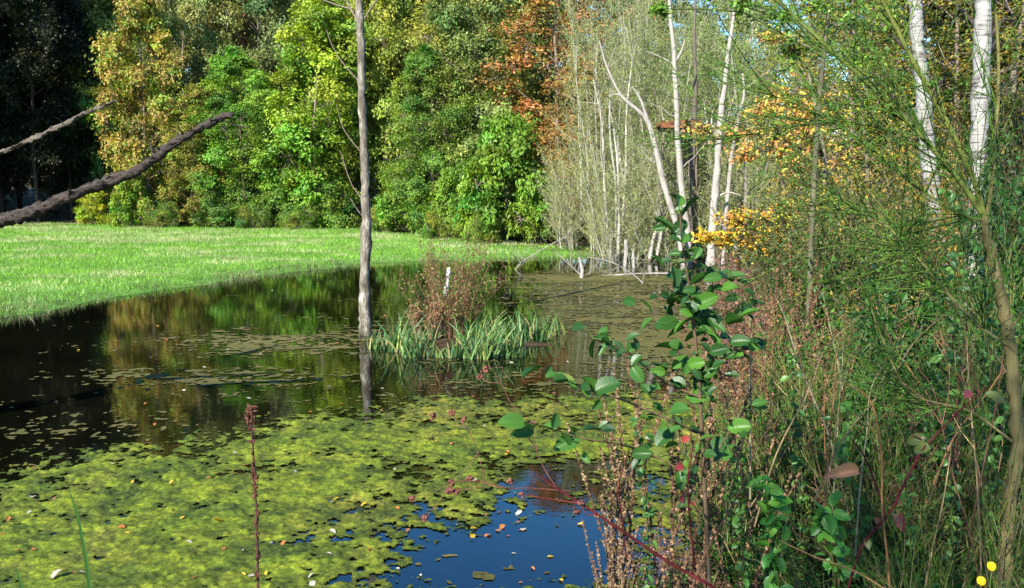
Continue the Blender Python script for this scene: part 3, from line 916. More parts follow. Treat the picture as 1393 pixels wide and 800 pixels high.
# ------------------------------------------------------------------ bare snag standing in the pond
d = 13.0
base = G(497, 458)
root = thing('bare_tree', 'tall slim bare tree standing alone in the pond', 'tree', base)
tb = MB()
P2, R2 = path_tube(tb, [(497, 470), (497, 440), (496, 380), (498, 300), (496, 220), (492, 130), (491, 60), (488, -10), (486, -90), (484, -200)], [25, 17, 14.5, 13.5, 12.5, 11.5, 10.5, 9.5, 8, 5.5], d, 12, (1, 1, 1), 8, .004)
for v in tb.v: v -= base
tb.build('trunk', M_SNAG, root)
lb = MB()
TW = (.2, .15, .12)
for pts, ww in [([(490, 45), (484, 25), (476, 10), (468, -8)], [5, 4, 3.5, 3]), ([(476, 12), (456, 6), (437, -1)], [2.6, 2.2, 1.8]), ([(490, 112), (468, 88), (452, 62), (444, 40)], [2.2, 1.8, 1.4, 1]),
                ([(489, 205), (470, 180), (462, 160), (458, 142)], [2, 1.6, 1.2, .8]), ([(494, 272), (478, 250), (466, 215), (462, 205)], [2, 1.5, 1.2, .8]),
                ([(490, 35), (505, 10), (522, -12)], [3, 2.4, 2]), ([(497, 300), (484, 282), (476, 270)], [1.6, 1.2, .8]), ([(497, 345), (503, 332), (514, 322)], [1.6, 1.2, .8])]:
    lb = MB()
    path_tube(lb, pts, np.array(ww) * .75, d, 5, TW)
    for v in lb.v: v -= base
    lb.build('branch', M_STEM, root)

# ------------------------------------------------------------------ dead tree reaching in from the left
d = 7.5
base = np.array([-6.3, 7.6, -.3])
root = thing('dead_tree', 'dead tree whose two bare dark limbs reach in over the meadow from the left', 'dead tree', base)
def limb(name, pts, ww, mat, col, dd, knobs=0, seed=1):
    mb = MB()
    P2, R2 = path_tube(mb, pts, np.array(ww) * .72, dd, 16, col, 14, .003)
    r = np.random.default_rng(seed)
    for _ in range(knobs):
        i = r.integers(2, len(P2) - 1)
        dr = unit(r.normal(0, 1, 3))
        ln = R2[i] * r.uniform(1.3, 2.6)
        mb.tubes(np.array([P2[i], P2[i] + dr * ln * .6, P2[i] + dr * ln]), [R2[i] * .55, R2[i] * .35, R2[i] * .1], 5, col, cap=True)
    for v in mb.v: v -= base
    tws = []
    for _ in range(7):
        i = r.integers(len(P2) // 3, len(P2) - 1)
        dr = unit(unit(P2[i] - P2[i - 1]) * .6 + r.normal(0, .6, 3))
        ln = r.uniform(.08, .3)
        tws.append((np.array([P2[i], P2[i] + dr * ln * .5 + r.normal(0, .015, 3), P2[i] + dr * ln]) - base, [R2[i] * .3, R2[i] * .2, .003]))
    for v in mb.v:
        v += (fbm(v[:, 0] * 22, v[:, 2] * 34 + v[:, 1] * 19, 7, 3)[:, None] - .5) * np.array([.0, .05, .06])
    lo = mb.build(name, mat, root)
    for pp, rr_ in tws:
        mb = MB()
        mb.tubes(pp, rr_, 5, col)
        mb.build('twig', mat, lo)
limb('limb', [(-210, 372), (-120, 340), (-40, 312), (0, 301), (45, 288), (95, 267), (140, 249), (185, 232), (215, 212), (240, 192), (278, 172), (300, 161), (317, 155)], [44, 38, 30, 25, 24, 21, 18, 18, 16, 15, 14, 12, 7], M_LIMB, (.06, .048, .04), d, 26)
limb('limb', [(-250, 285), (-120, 250), (-40, 224), (0, 208), (30, 195), (60, 182), (100, 163), (130, 148), (160, 137)], [22, 16, 10, 8, 8, 8, 7, 6, 3.5], M_LIMB, (.13, .105, .08), d, 12, 4)
mb = MB()
a0, a1 = Wp(-210, 372, d), Wp(-250, 285, d)
mb.tubes(np.array([base, (base + a0) / 2 + np.array([-.1, 0, 0]), a0, a1, a1 + np.array([-.25, .1, .9]), a1 + np.array([-.35, .15, 1.8])]), [.21, .18, .16, .13, .09, .03], 10, (.1, .082, .07), cap=True)
for v in mb.v: v -= base
mb.build('trunk', M_BARK, root)

# ------------------------------------------------------------------ island
ic = G(635, 470)
mb = MB()
n = 40
rr = np.linspace(0, 1, 8)
an = np.linspace(0, 2 * np.pi, n, endpoint=False)
V = [(0, 0, .1)]
for q in rr[1:]:
    for a in an:
        wob = 1 + .22 * math.sin(3 * a + 1) + .12 * math.sin(7 * a)
        V.append((q * 1.2 * wob * math.cos(a), q * .42 * wob * math.sin(a), .1 * (1 - q ** 2) - .05 * q + .02 * math.sin(9 * a + q * 9)))
fs = [(0, 1 + k, 1 + (k + 1) % n) for k in range(n)]
mb.raw(V, fs, (.05, .035, .02))
V2 = np.array(V)
fq = []
for ring in range(6):
    for k in range(n):
        a, b = 1 + ring * n + k, 1 + ring * n + (k + 1) % n
        fq.append((a, a + n, b + n, b))
mb.f.append(np.array(fq)); mb.c.append(np.broadcast_to(np.array([.05, .035, .02]), (len(fq), 3)))
o = mb.build('island', M_GROUND)
o.location = tuple(ic)
tag(o, kind='structure')

def blades(mb, r, base, n, rad, hlo, hhi, width, cols, lean=.35, K=6):
    a = r.random(n) * 6.283
    b = np.asarray(base) + np.stack([np.cos(a), np.sin(a) * .6, 0 * a], -1) * (rad * np.sqrt(r.random(n)))[:, None]
    ln = r.uniform(hlo, hhi, n)
    dr = np.stack([r.normal(0, lean, n), r.normal(0, lean, n), np.ones(n)], -1)
    dr = unit(dr)
    hx = unit(np.stack([dr[:, 0], dr[:, 1], 0 * a], -1) + 1e-6)
    t = np.linspace(0, 1, K)
    bend = r.uniform(.0, .55, n) ** 1.5
    C = b[:, None] + dr[:, None] * (t[None, :, None] * ln[:, None, None]) + (hx * (bend * ln)[:, None])[:, None] * (t ** 2.4)[None, :, None] - np.array([0, 0, 1.]) * ((bend * ln * .7)[:, None] * (t ** 3)[None])[:, :, None]
    wd = unit(np.cross(dr, r.normal(0, 1, (n, 3))))
    wv = wd[:, None] * (width * r.uniform(.6, 1.3, n)[:, None] * np.clip(1.02 - t ** 2.2, .03, 1)[None])[:, :, None]
    V = np.stack([C - wv, C + wv], 2).reshape(-1, 3)
    k = np.arange(K - 1)
    q = np.stack([2 * k, 2 * k + 1, 2 * k + 3, 2 * k + 2], -1)
    Fc = q[None] + (np.arange(n) * 2 * K)[:, None, None]
    cc = np.array(cols)[r.integers(0, len(cols), n)] * r.uniform(.7, 1.3, (n, 1))
    mb.raw(V, Fc.reshape(-1, 4), np.repeat(cc, K - 1, 0))
IRC = [(.1, .2, .06), (.15, .25, .075), (.065, .16, .055), (.22, .29, .07), (.05, .125, .045), (.28, .26, .11)]
r = np.random.default_rng(41)
for px, py, n_, rad, hh, lab in [
    (515, 474, 34, .18, .34, 'small iris tuft beside the foot of the bare tree'),
    (543, 478, 36, .16, .66, 'iris clump with one tall blade left of the reddish shrub'),
    (568, 484, 60, .24, .52, 'iris clump spilling into the water below the reddish shrub'),
    (610, 486, 30, .2, .3, 'short iris tuft on the muddy edge of the island'),
    (648, 486, 70, .3, .56, 'broad iris clump at the middle of the island'),
    (686, 484, 75, .3, .52, 'pale sunlit iris clump right of the island middle'),
    (665, 468, 60, .35, .58, 'dark iris clump at the back of the island'),
    (722, 462, 45, .3, .5, 'iris clump with arching blades near the right end of the island'),
    (748, 456, 40, .25, .42, 'separate iris clump at the right end of the island')]:
    b = G(px, py)
    mb = MB()
    blades(mb, r, (0, 0, -.03), int(n_ * 1.25), rad, hh * .5, hh * 1.2, .0125, IRC, .22)
    o = mb.build('iris_clump', M_LEAF)
    o.location = tuple(b)
    tag(o, lab, 'iris', 'iris clumps round the island')

def twiggy(seed, stems, Ht, spread, stemc, leafpal, leaf, nb=10, nl=12, r0=.006, leafshape=LEAF_V, up=.5, leafmin=.2):
    """an upright many-stemmed small shrub"""
    r = np.random.default_rng(seed)
    tb, cb = MB(), MB()
    K = 6
    t = np.linspace(0, 1, K)
    a = r.random(stems) * 6.283
    b = np.stack([np.cos(a), np.sin(a), 0 * a], -1) * (spread * .3 * np.sqrt(r.random(stems)))[:, None]
    h_ = Ht * r.uniform(.55, 1, stems)
    out = np.stack([np.cos(a), np.sin(a), 0 * a], -1) * (spread * r.uniform(.1, .9, stems))[:, None]
    P = b[:, None] + out[:, None] * (t ** 1.4)[None, :, None] + np.stack([0 * t[None] * h_[:, None], 0 * t[None] * h_[:, None], h_[:, None] * t[None]], -1) + np.cumsum(r.normal(0, .012 * Ht, (stems, K, 3)), 1) * t[None, :, None]
    sc = np.array(stemc) * r.uniform(.6, 1.4, (stems, 1))
    tb.tubes(P, np.linspace(1, .3, K)[None] * r0 * r.uniform(.7, 1.3, (stems, 1)), 4, sc)
    si = np.repeat(np.arange(stems), nb)
    tt = r.uniform(leafmin, 1, len(si))
    k = np.minimum((tt * (K - 1)).astype(int), K - 2)
    fr = (tt * (K - 1) - k)[:, None]
    s = P[si, k] * (1 - fr) + P[si, k + 1] * fr
    dr = unit(np.stack([r.normal(0, .6, len(si)), r.normal(0, .6, len(si)), up + r.random(len(si)) * .6], -1))
    ln = Ht * r.uniform(.06, .2, len(si))
    e = s + dr * ln[:, None]
    tb.tubes(np.stack([s, (s + e) / 2 + r.normal(0, .01 * Ht, (len(si), 3)), e], 1), np.array([.6, .45, .25])[None] * r0, 3, sc[si])
    li = np.repeat(np.arange(len(si)), nl)
    u = r.uniform(.1, 1.1, len(li))
    pos = s[li] + (e - s)[li] * u[:, None] + r.normal(0, .012 * Ht, (len(li), 3))
    nrm = r.normal(0, .8, (len(li), 3)) + np.array([-.2, -.3, .6])
    uu = r.normal(0, 1, (len(li), 3)) + dr[li] * .6
    pal = np.array(leafpal)
    cc = pal[r.integers(0, len(pal), len(li))] * r.uniform(.6, 1.35, (len(li), 1))
    cb.stamp(leafshape, LEAF_Q, frames(nrm, uu, leaf * r.uniform(.6, 1.3, len(li))), pos, cc)
    return tb, cb
tb, cb = twiggy(51, 60, 1.5, .8, (.14, .07, .045), [(.2, .11, .05), (.14, .17, .035), (.2, .085, .05), (.11, .17, .03), (.22, .19, .06), (.12, .16, .03)], .042, 12, 4, .005, up=1.1)
b = G(614, 466)
root = thing('reddish_shrub', 'twiggy shrub with small reddish green leaves growing on the island', 'shrub', (b[0], b[1], .02))
tb.build('stems', M_STEM, root)
cb.build('foliage', M_LEAF, root, smooth=False)
tb, cb = twiggy(52, 18, .8, .3, (.25, .12, .08), [(.3, .2, .1), (.22, .18, .06), (.3, .15, .08)], .036, 10, 8, .005)
b = G(578, 470)
root = thing('reddish_shrub', 'smaller pinkish twigs left of the white post on the island', 'shrub', (b[0], b[1], .0), group=None)
tb.build('stems', M_STEM, root)
cb.build('foliage', M_LEAF, root, smooth=False)

pb, pt = Wp(602, 430, 13.1), Wp(611, 365, 13.2)
ax = unit(pt - pb)
root = thing('marker_post', 'weathered white topped post leaning in the reddish shrub on the island', 'post', pb - ax * .35)
o0 = pb - ax * .35
mid = pb + (pt - pb) * .42
mb = MB()
mb.tubes(np.array([mid, (mid + pt) / 2, pt - ax * .03, pt, pt + ax * .012]) - o0, [.036, .036, .035, .03, .01], 10, (1, 1, 1), cap=True)
mb.build('post_top', M_POST, root)
mb = MB()
mb.tubes(np.array([pb - ax * .35, pb, mid]) - o0, [.037, .036, .035], 10, (.09, .07, .05), cap=True)
mb.build('post_foot', M_BARK, root)

# ------------------------------------------------------------------ right bank: long grass and litter
def on_bank(x, y):
    s = sdist(x, y, pond)
    return (s > -.1) & ((x > .9) | (y < 3.2)) & (y < forest_y(x) + 2) & (rng.random(len(x)) < .35 + .65 * fbm(x * 1.1, y * 1.1, 13))
def bank_col(x, y, h, n):
    p = np.array([(.04, .085, .015), (.06, .11, .02), (.13, .1, .05), (.09, .06, .03), (.03, .055, .014), (.2, .16, .085)])
    return p[rng.integers(0, 6, n)] * (.6 + .8 * rng.random(n))[:, None]
g = MB()
g.raw(*grass_field(60000, .5, 9, 2.6, 12, on_bank, .12, .5, .004, bank_col))
g.raw(*grass_field(60000, 2, 16, 9, 28, on_bank, .15, .6, .009, bank_col))
tag(g.build('bank_grass', M_LEAF, smooth=False), 'tangled green and straw coloured grass covering the right bank', 'grass', kind='stuff')

# ------------------------------------------------------------------ birches
def spray_tree(name, label, cat, d, trunk, tw, pads, pal, leaf, n, tmat, tcol, bcol, group=None, sides=10, attach=None, shape=LEAF_V, seed=0, flat=.45, zb=None, nstem=5):
    """a trunk along photo points with limbs ending in pads of leaves: pads are (px, py, radius px, dd)"""
    r = np.random.default_rng(seed)
    base = Wp(trunk[0][0], trunk[0][1], d)
    base[2] = float(gz(base[:1], base[1:2])[0]) - .05
    root = thing(name, label, cat, base, group=group)
    tb = MB()
    P2, R2 = path_tube(tb, trunk, tw, d, sides, tcol, 5, .003, seed)
    if P2[0, 2] > base[2]:
        tb.tubes(np.array([base + (P2[0] - base) * q for q in (-.05, .3, .6, 1.02)]), R2[0] * np.array([1.25, 1.12, 1.05, 1.0]), sides, tcol)
    for v in tb.v: v -= base
    tb.build('trunk', tmat, root)
    bb, lb = MB(), MB()
    for (px, py, rp, dd) in pads:
        c = Wp(px, py, d + dd)
        rad = rp / F * (d + dd) * (1.25 if d > 12 else 1)
        i = int(np.argmin(np.linalg.norm(P2 - c + np.array([0, 0, .35 * np.linalg.norm(P2[0] - c) * .3]), axis=1)))
        a = P2[i]
        m = (a + c) / 2 + np.array([0, 0, .12 * np.linalg.norm(c - a)])
        b2 = MB()
        b2.tubes(np.array([a, (a * 2 + m) / 3, m, (m + c) / 2 + r.normal(0, .03, 3), c]), np.linspace(min(R2[i] * .45, .03), .005, 5), 5, bcol)
        st = c + r.normal(0, .2, (nstem * 3, 3)) * rad
        en = c + r.normal(0, .75, (nstem * 3, 3)) * rad * np.array([1, 1, flat * 1.2])
        b2.tubes(np.stack([st, (st + en) / 2 + r.normal(0, .05, st.shape) * rad, en], 1), np.array([.006, .004, .002])[None] * (d / 9), 3, bcol)
        for v in b2.v: v -= base
        b2.build('branch', M_STEM, root)
        li = r.integers(0, len(st), n)
        u = r.uniform(.1, 1.15, (n, 1))
        pos = st[li] * (1 - u) + en[li] * u + r.normal(0, .1, (n, 3)) * rad
        nrm = r.normal(0, .5, (n, 3)) + np.array([-.25, -.3, .8])
        p = np.array(pal)
        cc = p[np.minimum((r.random(n) * .5 + r.random(1) * .5) * len(p), len(p) - 1).astype(int)] * r.uniform(.65, 1.35, (n, 1))
        lb.stamp(shape, LEAF_Q, frames(nrm, r.normal(0, 1, (n, 3)) + np.array([0, 0, -.3]), leaf * r.uniform(.6, 1.3, n)), pos - base, cc)
    lb.build('foliage', M_LEAF, root, smooth=False)
    return root
BG = [(.07, .13, .02), (.1, .15, .02), (.2, .19, .02), (.3, .22, .03), (.14, .17, .02)]
spray_tree('birch', 'white birch with dark scars, right one of the two birches', 'birch', 8.5,
           [(1318, 470), (1322, 380), (1327, 300), (1330, 230), (1333, 150), (1336, 60), (1338, -20), (1342, -160), (1350, -330)], [25, 24, 23, 22, 22, 21, 20, 17, 12],
           [(1370, 60, 60, 1.2), (1300, -20, 60, .8), (1390, 20, 60, .4), (1280, 40, 45, 1.8), (1400, -80, 90, 0), (1290, -120, 80, 0), (1375, 150, 40, 1.6), (1340, -250, 110, 0)], BG, .05, 420, M_BIRCH, (1, 1, 1), (.06, .045, .035), seed=1)
spray_tree('birch', 'greyer slim birch, left one of the two birches', 'birch', 9.2,
           [(1283, 440), (1275, 330), (1268, 260), (1261, 190), (1256, 130), (1250, 70), (1245, 0), (1240, -130), (1236, -300)], [22, 22, 21, 20, 19, 18, 17, 14, 9],
           [(1215, 30, 50, 1.2), (1275, -30, 50, .6), (1190, -40, 60, .5), (1300, 110, 36, 1.6), (1220, 110, 40, 1.9), (1180, 60, 40, 1.5), (1230, -130, 80, 0), (1190, 170, 36, 1.5)], BG, .05, 380, M_BIRCH, (.8, .78, .74), (.06, .045, .035), seed=2)
OR = [(.55, .41, .025), (.6, .36, .02), (.5, .26, .025), (.48, .44, .04), (.45, .18, .03), (.34, .36, .03)]
MAP = [(.10, .085, .07)]
spray_tree('young_maple', 'low bright yellow orange maple spray in front of the dead trunks', 'maple', 14.0,
           [(1085, 420), (1080, 380), (1066, 340), (1050, 318), (1030, 300)], [6, 6, 5, 4, 3],
           [(1005, 315, 26, -.2), (1040, 300, 26, .1), (1075, 310, 28, 0), (1100, 298, 22, .2), (1020, 330, 20, -.1), (1060, 330, 24, 0), (1095, 325, 20, .2), (985, 328, 14, 0), (1050, 345, 14, 0), (1000, 300, 20, 0), (1025, 315, 24, .1), (1115, 312, 18, 0), (1085, 340, 18, 0), (1110, 300, 24, -.5), (1125, 318, 22, -.5), (1065, 292, 22, -.6), (965, 322, 12, 0), (1035, 345, 18, 0), (1120, 290, 20, -.5)], OR, .085, 200, M_BARK, MAP[0], (.06, .045, .035), seed=3, flat=.4, nstem=9)
spray_tree('young_maple', 'taller thin maple carrying orange and pink leaf sprays high up', 'maple', 17.0,
           [(1128, 395), (1130, 340), (1126, 270), (1118, 200), (1108, 140), (1100, 100)], [12, 11, 10, 8, 5, 3],
           [(1055, 145, 22, 0), (1105, 150, 26, .3), (1080, 168, 20, 0), (1030, 180, 22, -.2), (1060, 200, 26, 0), (1120, 190, 26, .3), (1000, 185, 18, 0), (1090, 225, 26, 0), (1150, 215, 22, .2), (1050, 50, 16, 0), (1130, 250, 22, 0), (960, 178, 18, 0), (1070, 130, 26, -2), (1040, 150, 24, -2), (1095, 175, 26, -2), (1065, 185, 24, -2), (1010, 210, 20, -1)],
           [(.5, .35, .03), (.55, .31, .05), (.45, .2, .06), (.42, .38, .05), (.3, .3, .08)], .1, 190, M_BARK, (.16, .14, .09), (.08, .06, .045), seed=4, flat=.35)
spray_tree('young_maple', 'small yellow leaved maple between the broom and the left birch', 'maple', 11.0,
           [(1190, 420), (1188, 340), (1182, 270), (1178, 200), (1170, 130)], [9, 8, 7, 5, 3],
           [(1165, 250, 30, 0), (1210, 240, 28, .3), (1150, 300, 28, 0), (1225, 290, 26, .3), (1180, 190, 30, 0), (1215, 150, 26, .3), (1160, 120, 30, .3), (1190, 330, 26, 0), (1120, 270, 22, 0)],
           [(.3, .27, .03), (.4, .3, .03), (.14, .18, .025), (.2, .22, .03), (.45, .3, .02)], .06, 150, M_BARK, (.12, .1, .07), (.07, .055, .04), seed=5)
spray_tree('sapling', 'bright green leafy sapling hanging in at the top right', 'sapling', 7.0,
           [(1098, 520), (1102, 380), (1108, 240), (1118, 100), (1130, 0), (1150, -120)], [8, 8, 7, 6, 5, 3],
           [(1100, 10, 36, 0), (1150, 30, 40, .2), (1060, 20, 30, 0), (1195, 20, 36, .2), (1120, -40, 50, 0), (1170, 80, 26, .3), (1010, 8, 26, 0), (1080, 70, 24, .2), (900, 12, 14, 0)],
           [(.09, .2, .02), (.13, .24, .02), (.06, .15, .02), (.2, .26, .02)], .05, 150, M_BARK, (.09, .08, .05), (.05, .07, .02), seed=6)

# ------------------------------------------------------------------ right thicket: small leaved shrubs behind the broom
OLIVE = [(.05, .09, .018), (.08, .12, .02), (.1, .12, .03), (.04, .07, .02), (.14, .12, .04)]
GREEN2 = [(.03, .11, .015), (.05, .14, .02), (.08, .17, .02), (.03, .08, .02)]
RUST = [(.16, .085, .045), (.2, .115, .06), (.12, .06, .035), (.1, .09, .03), (.24, .15, .085), (.07, .1, .025)]
for key, sd_, kw in (('th_olive', 61, dict(stems=44, Ht=1.7, spread=.8, stemc=(.07, .065, .03), leafpal=OLIVE, leaf=.034, nb=26, nl=13)),
                     ('th_green', 62, dict(stems=36, Ht=1.3, spread=.7, stemc=(.06, .07, .03), leafpal=GREEN2, leaf=.045, nb=22, nl=12)),
                     ('th_yellow', 64, dict(stems=34, Ht=1.7, spread=.8, stemc=(.16, .14, .07), leafpal=[(.22, .2, .03), (.14, .17, .03), (.28, .2, .04), (.1, .13, .025), (.26, .15, .04)], leaf=.04, nb=20, nl=9)),
                     ('th_rust', 63, dict(stems=46, Ht=1.4, spread=.6, stemc=(.16, .08, .06), leafpal=RUST, leaf=.022, nb=22, nl=10, leafmin=.3))):
    tb, cb = twiggy(sd_, **kw)
    root = thing('shrub', '', '')
    kid(root, tb.build('stems', M_STEM, root))
    kid(root, cb.build('foliage', M_LEAF, root, smooth=False))
    PROTO[key] = [root, False, kw['Ht'], kw['spread']]
TG = 'shrubs of the thicket on the right bank'
for k, px, d, h_, r_, c, lab in [
    ('th_rust', 1060, 7.2, 1.5, .8, (1, 1, 1), 'rust brown seedy shrub left in the thicket, below the yellow maple'),
    ('th_rust', 1025, 8.2, 1.2, .7, (1.1, 1, 1), 'rust brown shrub nearest the water below the yellow maple'),
    ('th_rust', 1105, 6.0, 1.4, .7, (.9, .8, .8), 'reddish brown shrub in the middle of the thicket'),
    ('th_olive', 1120, 9.0, 2.2, 1.0, (1, 1, 1), 'olive shrub behind the reddish brown shrub'),
    ('th_olive', 1180, 7.5, 2.2, 1.0, (.9, 1, .9), 'olive shrub left of the left birch foot'),
    ('th_green', 1240, 7.4, 1.5, 1.0, (.8, .9, .8), 'deep green shrub in front of the left birch foot'),
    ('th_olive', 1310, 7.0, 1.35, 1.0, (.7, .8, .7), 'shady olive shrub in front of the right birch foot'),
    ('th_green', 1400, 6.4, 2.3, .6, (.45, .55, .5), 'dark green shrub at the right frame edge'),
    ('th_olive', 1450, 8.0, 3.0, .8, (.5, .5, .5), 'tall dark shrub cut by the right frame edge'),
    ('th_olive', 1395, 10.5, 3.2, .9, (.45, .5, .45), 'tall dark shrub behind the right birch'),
    ('th_olive', 1230, 12, 2.8, 1.4, (.9, .9, .7), 'tall olive shrub far behind the left birch'),
    ('th_olive', 1150, 13, 2.4, 1.4, (1.1, 1.1, .8), 'pale olive shrub far back beside the thin maple trunk'),
    ('th_rust', 1085, 12, 1.7, 1.2, (1.1, 1.1, 1), 'pale brown shrub at the far right shore'),
    ('th_rust', 1040, 16, 1.5, 1.2, (1, 1, .8), 'faded brown shrub farthest along the right shore'),
    ('th_olive', 1150, 4.9, 1.15, .7, (1, 1, 1), 'olive shrub in the heart of the thicket'),
    ('th_green', 1215, 4.6, 1.1, .7, (1, 1, 1), 'green shrub right of the heart of the thicket'),
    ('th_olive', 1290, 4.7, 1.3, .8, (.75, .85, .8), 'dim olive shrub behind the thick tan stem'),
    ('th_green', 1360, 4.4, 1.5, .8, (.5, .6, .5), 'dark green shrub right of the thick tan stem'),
    ('th_green', 1075, 3.7, .65, .5, (1, 1, 1), 'low green shrub under the brown seed spikes'),
    ('th_green', 1140, 3.3, .62, .5, (1.1, 1.2, 1), 'low bright green shrub at the bottom of the thicket'),
    ('th_olive', 1215, 3.3, .8, .55, (.9, 1, .9), 'low olive shrub near the bottom right of the thicket'),
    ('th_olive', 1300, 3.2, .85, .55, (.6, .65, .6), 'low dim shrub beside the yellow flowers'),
    ('th_yellow', 1180, 8.5, 2.3, .8, (1, 1, 1), 'yellowing small leaved shrub below the small yellow maple'),
    ('th_yellow', 1235, 8.8, 2.5, .8, (1, .9, .8), 'yellow brown shrub just left of the left birch foot'),
    ('th_yellow', 1300, 10.5, 3.0, 1.0, (.9, .85, .8), 'yellowing shrub filling the gap between the birch feet'),
    ('th_yellow', 1120, 7.0, 1.5, .7, (1, 1, .9), 'low yellowish shrub beside the reddish brown shrub'),
    ('th_yellow', 1250, 5.2, 1.2, .6, (1, .95, .8), 'low straw yellow shrub in front of the dim olive shrub'),
    ('th_rust', 1200, 5.6, 1.3, .6, (1, .95, .9), 'brown seedy shrub right of the heart of the thicket'),
    ('th_rust', 1085, 3.0, .6, .3, (1.1, 1, 1), 'red brown seedy weed at the bottom between the bright bramble shoots and the dock'),
    ('th_rust', 1200, 3.5, .85, .35, (1.1, 1, .95), 'red brown seedy weed behind the orange straw stalk'),
    ('th_rust', 1320, 3.6, 1.0, .35, (.95, .9, .9), 'red brown seedy weed left of the thick tan stem'),
    ('th_green', 1050, 2.9, .42, .32, (1, 1.1, .9), 'low leafy green shrub nearest the camera at the bottom, left of the bramble shoots'),
    ('th_green', 1105, 2.75, .5, .34, (.9, 1, .9), 'low leafy green shrub between the two bright bramble shoots'),
    ('th_green', 1175, 2.9, .62, .36, (.8, .95, .8), 'low leafy green shrub behind the orange straw stalk'),
    ('th_green', 1245, 2.8, .6, .36, (.75, .9, .8), 'low leafy green shrub under the crimson cane'),
    ('th_green', 1310, 2.8, .7, .36, (.7, .85, .7), 'leafy green shrub just left of the thick tan stem'),
    ('th_green', 1100, 4.1, .95, .5, (1, 1.05, .9), 'leafy green shrub in front of the reddish brown shrub'),
    ('th_green', 1180, 4.0, 1.0, .5, (.9, 1, .9), 'leafy green shrub behind the large dry brown leaf'),
    ('th_green', 1265, 3.9, 1.1, .5, (.8, .95, .8), 'leafy green shrub behind the upper end of the crimson cane'),
    ('th_green', 1140, 5.6, 1.35, .6, (1.1, 1.1, .9), 'leafy green shrub left of the small straw yellow shrub'),
    ('th_olive', 1060, 5.0, 1.0, .5, (1.2, 1.2, 1), 'olive leafed shrub among the reddish dock stalks'),
    ('th_rust', 1022, 4.9, .8, .4, (.9, .85, .8), 'rust brown shrub right of the alder stem'),
    ('th_green', 930, 3.5, .45, .4, (1, 1, 1), 'low green weed bush between the dock spikes left of the alder foot'),
    ('th_green', 1000, 3.2, .5, .4, (1, 1.1, 1), 'low green weed bush between the dock spikes right of the alder foot'),
    ('th_rust', 960, 3.9, .5, .4, (1.0, .95, .9), 'low tan brown weed bush at the foot of the alder')]:
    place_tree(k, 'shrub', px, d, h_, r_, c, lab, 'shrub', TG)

# ------------------------------------------------------------------ broom: thin green rods
def gen_broom(seed, stems, Ht, spread, nb=16, pal=((.05, .1, .014), (.085, .14, .02), (.035, .07, .014), (.15, .16, .035), (.13, .09, .045), (.2, .17, .08))):
    r = np.random.default_rng(seed)
    tb, cb = MB(), MB()
    K = 7
    t = np.linspace(0, 1, K)
    a = r.random(stems) * 6.283
    dr0 = np.stack([np.cos(a), np.sin(a), 0 * a], -1)
    h_ = Ht * r.uniform(.5, 1, stems)
    P = dr0[:, None] * .06 + dr0[:, None] * (spread * r.uniform(.15, 1, stems))[:, None, None] * (t ** 1.25)[None, :, None] + np.array([0, 0, 1.]) * (h_[:, None] * (t - .08 * t ** 3)[None])[:, :, None] + np.cumsum(r.normal(0, .012, (stems, K, 3)), 1)
    pal = np.array(pal)
    sc = pal[r.integers(0, len(pal), stems)] * r.uniform(.6, 1.2, (stems, 1)) * np.array([1.15, .95, 1])
    tb.tubes(P, np.linspace(.0075, .002, K)[None] * r.uniform(.6, 1.4, (stems, 1)), 5, sc)
    def twig(P, n, lo, hi, rad, ang, lmin=.15):
        K = P.shape[1]
        si = np.repeat(np.arange(len(P)), n)
        tt = r.uniform(lmin, .97, len(si))
        k = np.minimum((tt * (K - 1)).astype(int), K - 2)
        fr = (tt * (K - 1) - k)[:, None]
        s = P[si, k] * (1 - fr) + P[si, k + 1] * fr
        tg = unit(P[si, k + 1] - P[si, k])
        d = unit(tg + r.normal(0, ang, (len(si), 3)) + np.array([0, 0, .25]))
        ln = r.uniform(lo, hi, len(si))
        b = r.normal(0, .08, (len(si), 3))
        Q = s[:, None] + (d * ln[:, None])[:, None] * np.linspace(0, 1, 4)[None, :, None] + (b * ln[:, None])[:, None] * np.array([0, .2, .6, 1])[None, :, None]
        tb.tubes(Q, np.array([1, .85, .65, .35])[None] * rad * r.uniform(.7, 1.3, (len(si), 1)), 3, pal[r.integers(0, len(pal), len(si))] * r.uniform(.55, 1.3, (len(si), 1)))
        return Q
    Q = twig(P, nb, .18, .5, .0021, .38)
    Q2 = twig(Q, 5, .06, .2, .0014, .4)
    k = r.integers(0, len(Q2), len(Q2) * 3)
    u = r.random((len(k), 1))
    pos = Q2[k, 0] * (1 - u) + Q2[k, 3] * u
    cb.stamp(LEAF_V, LEAF_Q, frames(r.normal(0, 1, (len(k), 3)) + np.array([0, -.3, .6]), r.normal(0, 1, (len(k), 3)) + np.array([0, 0, .8]), r.uniform(.007, .016, len(k))), pos, np.array((.06, .16, .02)) * r.uniform(.6, 1.5, (len(k), 1)))
    return tb, cb
for key, kw in (('br1', dict(seed=71, stems=15, Ht=1.6, spread=.7)), ('br2', dict(seed=72, stems=12, Ht=2.1, spread=.9)), ('br3', dict(seed=73, stems=13, Ht=1.3, spread=.5, nb=14))):
    tb, cb = gen_broom(**kw)
    root = thing('broom', '', '')
    kid(root, tb.build('stems', M_STEM, root))
    kid(root, cb.build('foliage', M_LEAF, root, smooth=False))
    PROTO[key] = [root, False, kw['Ht'], kw['spread']]
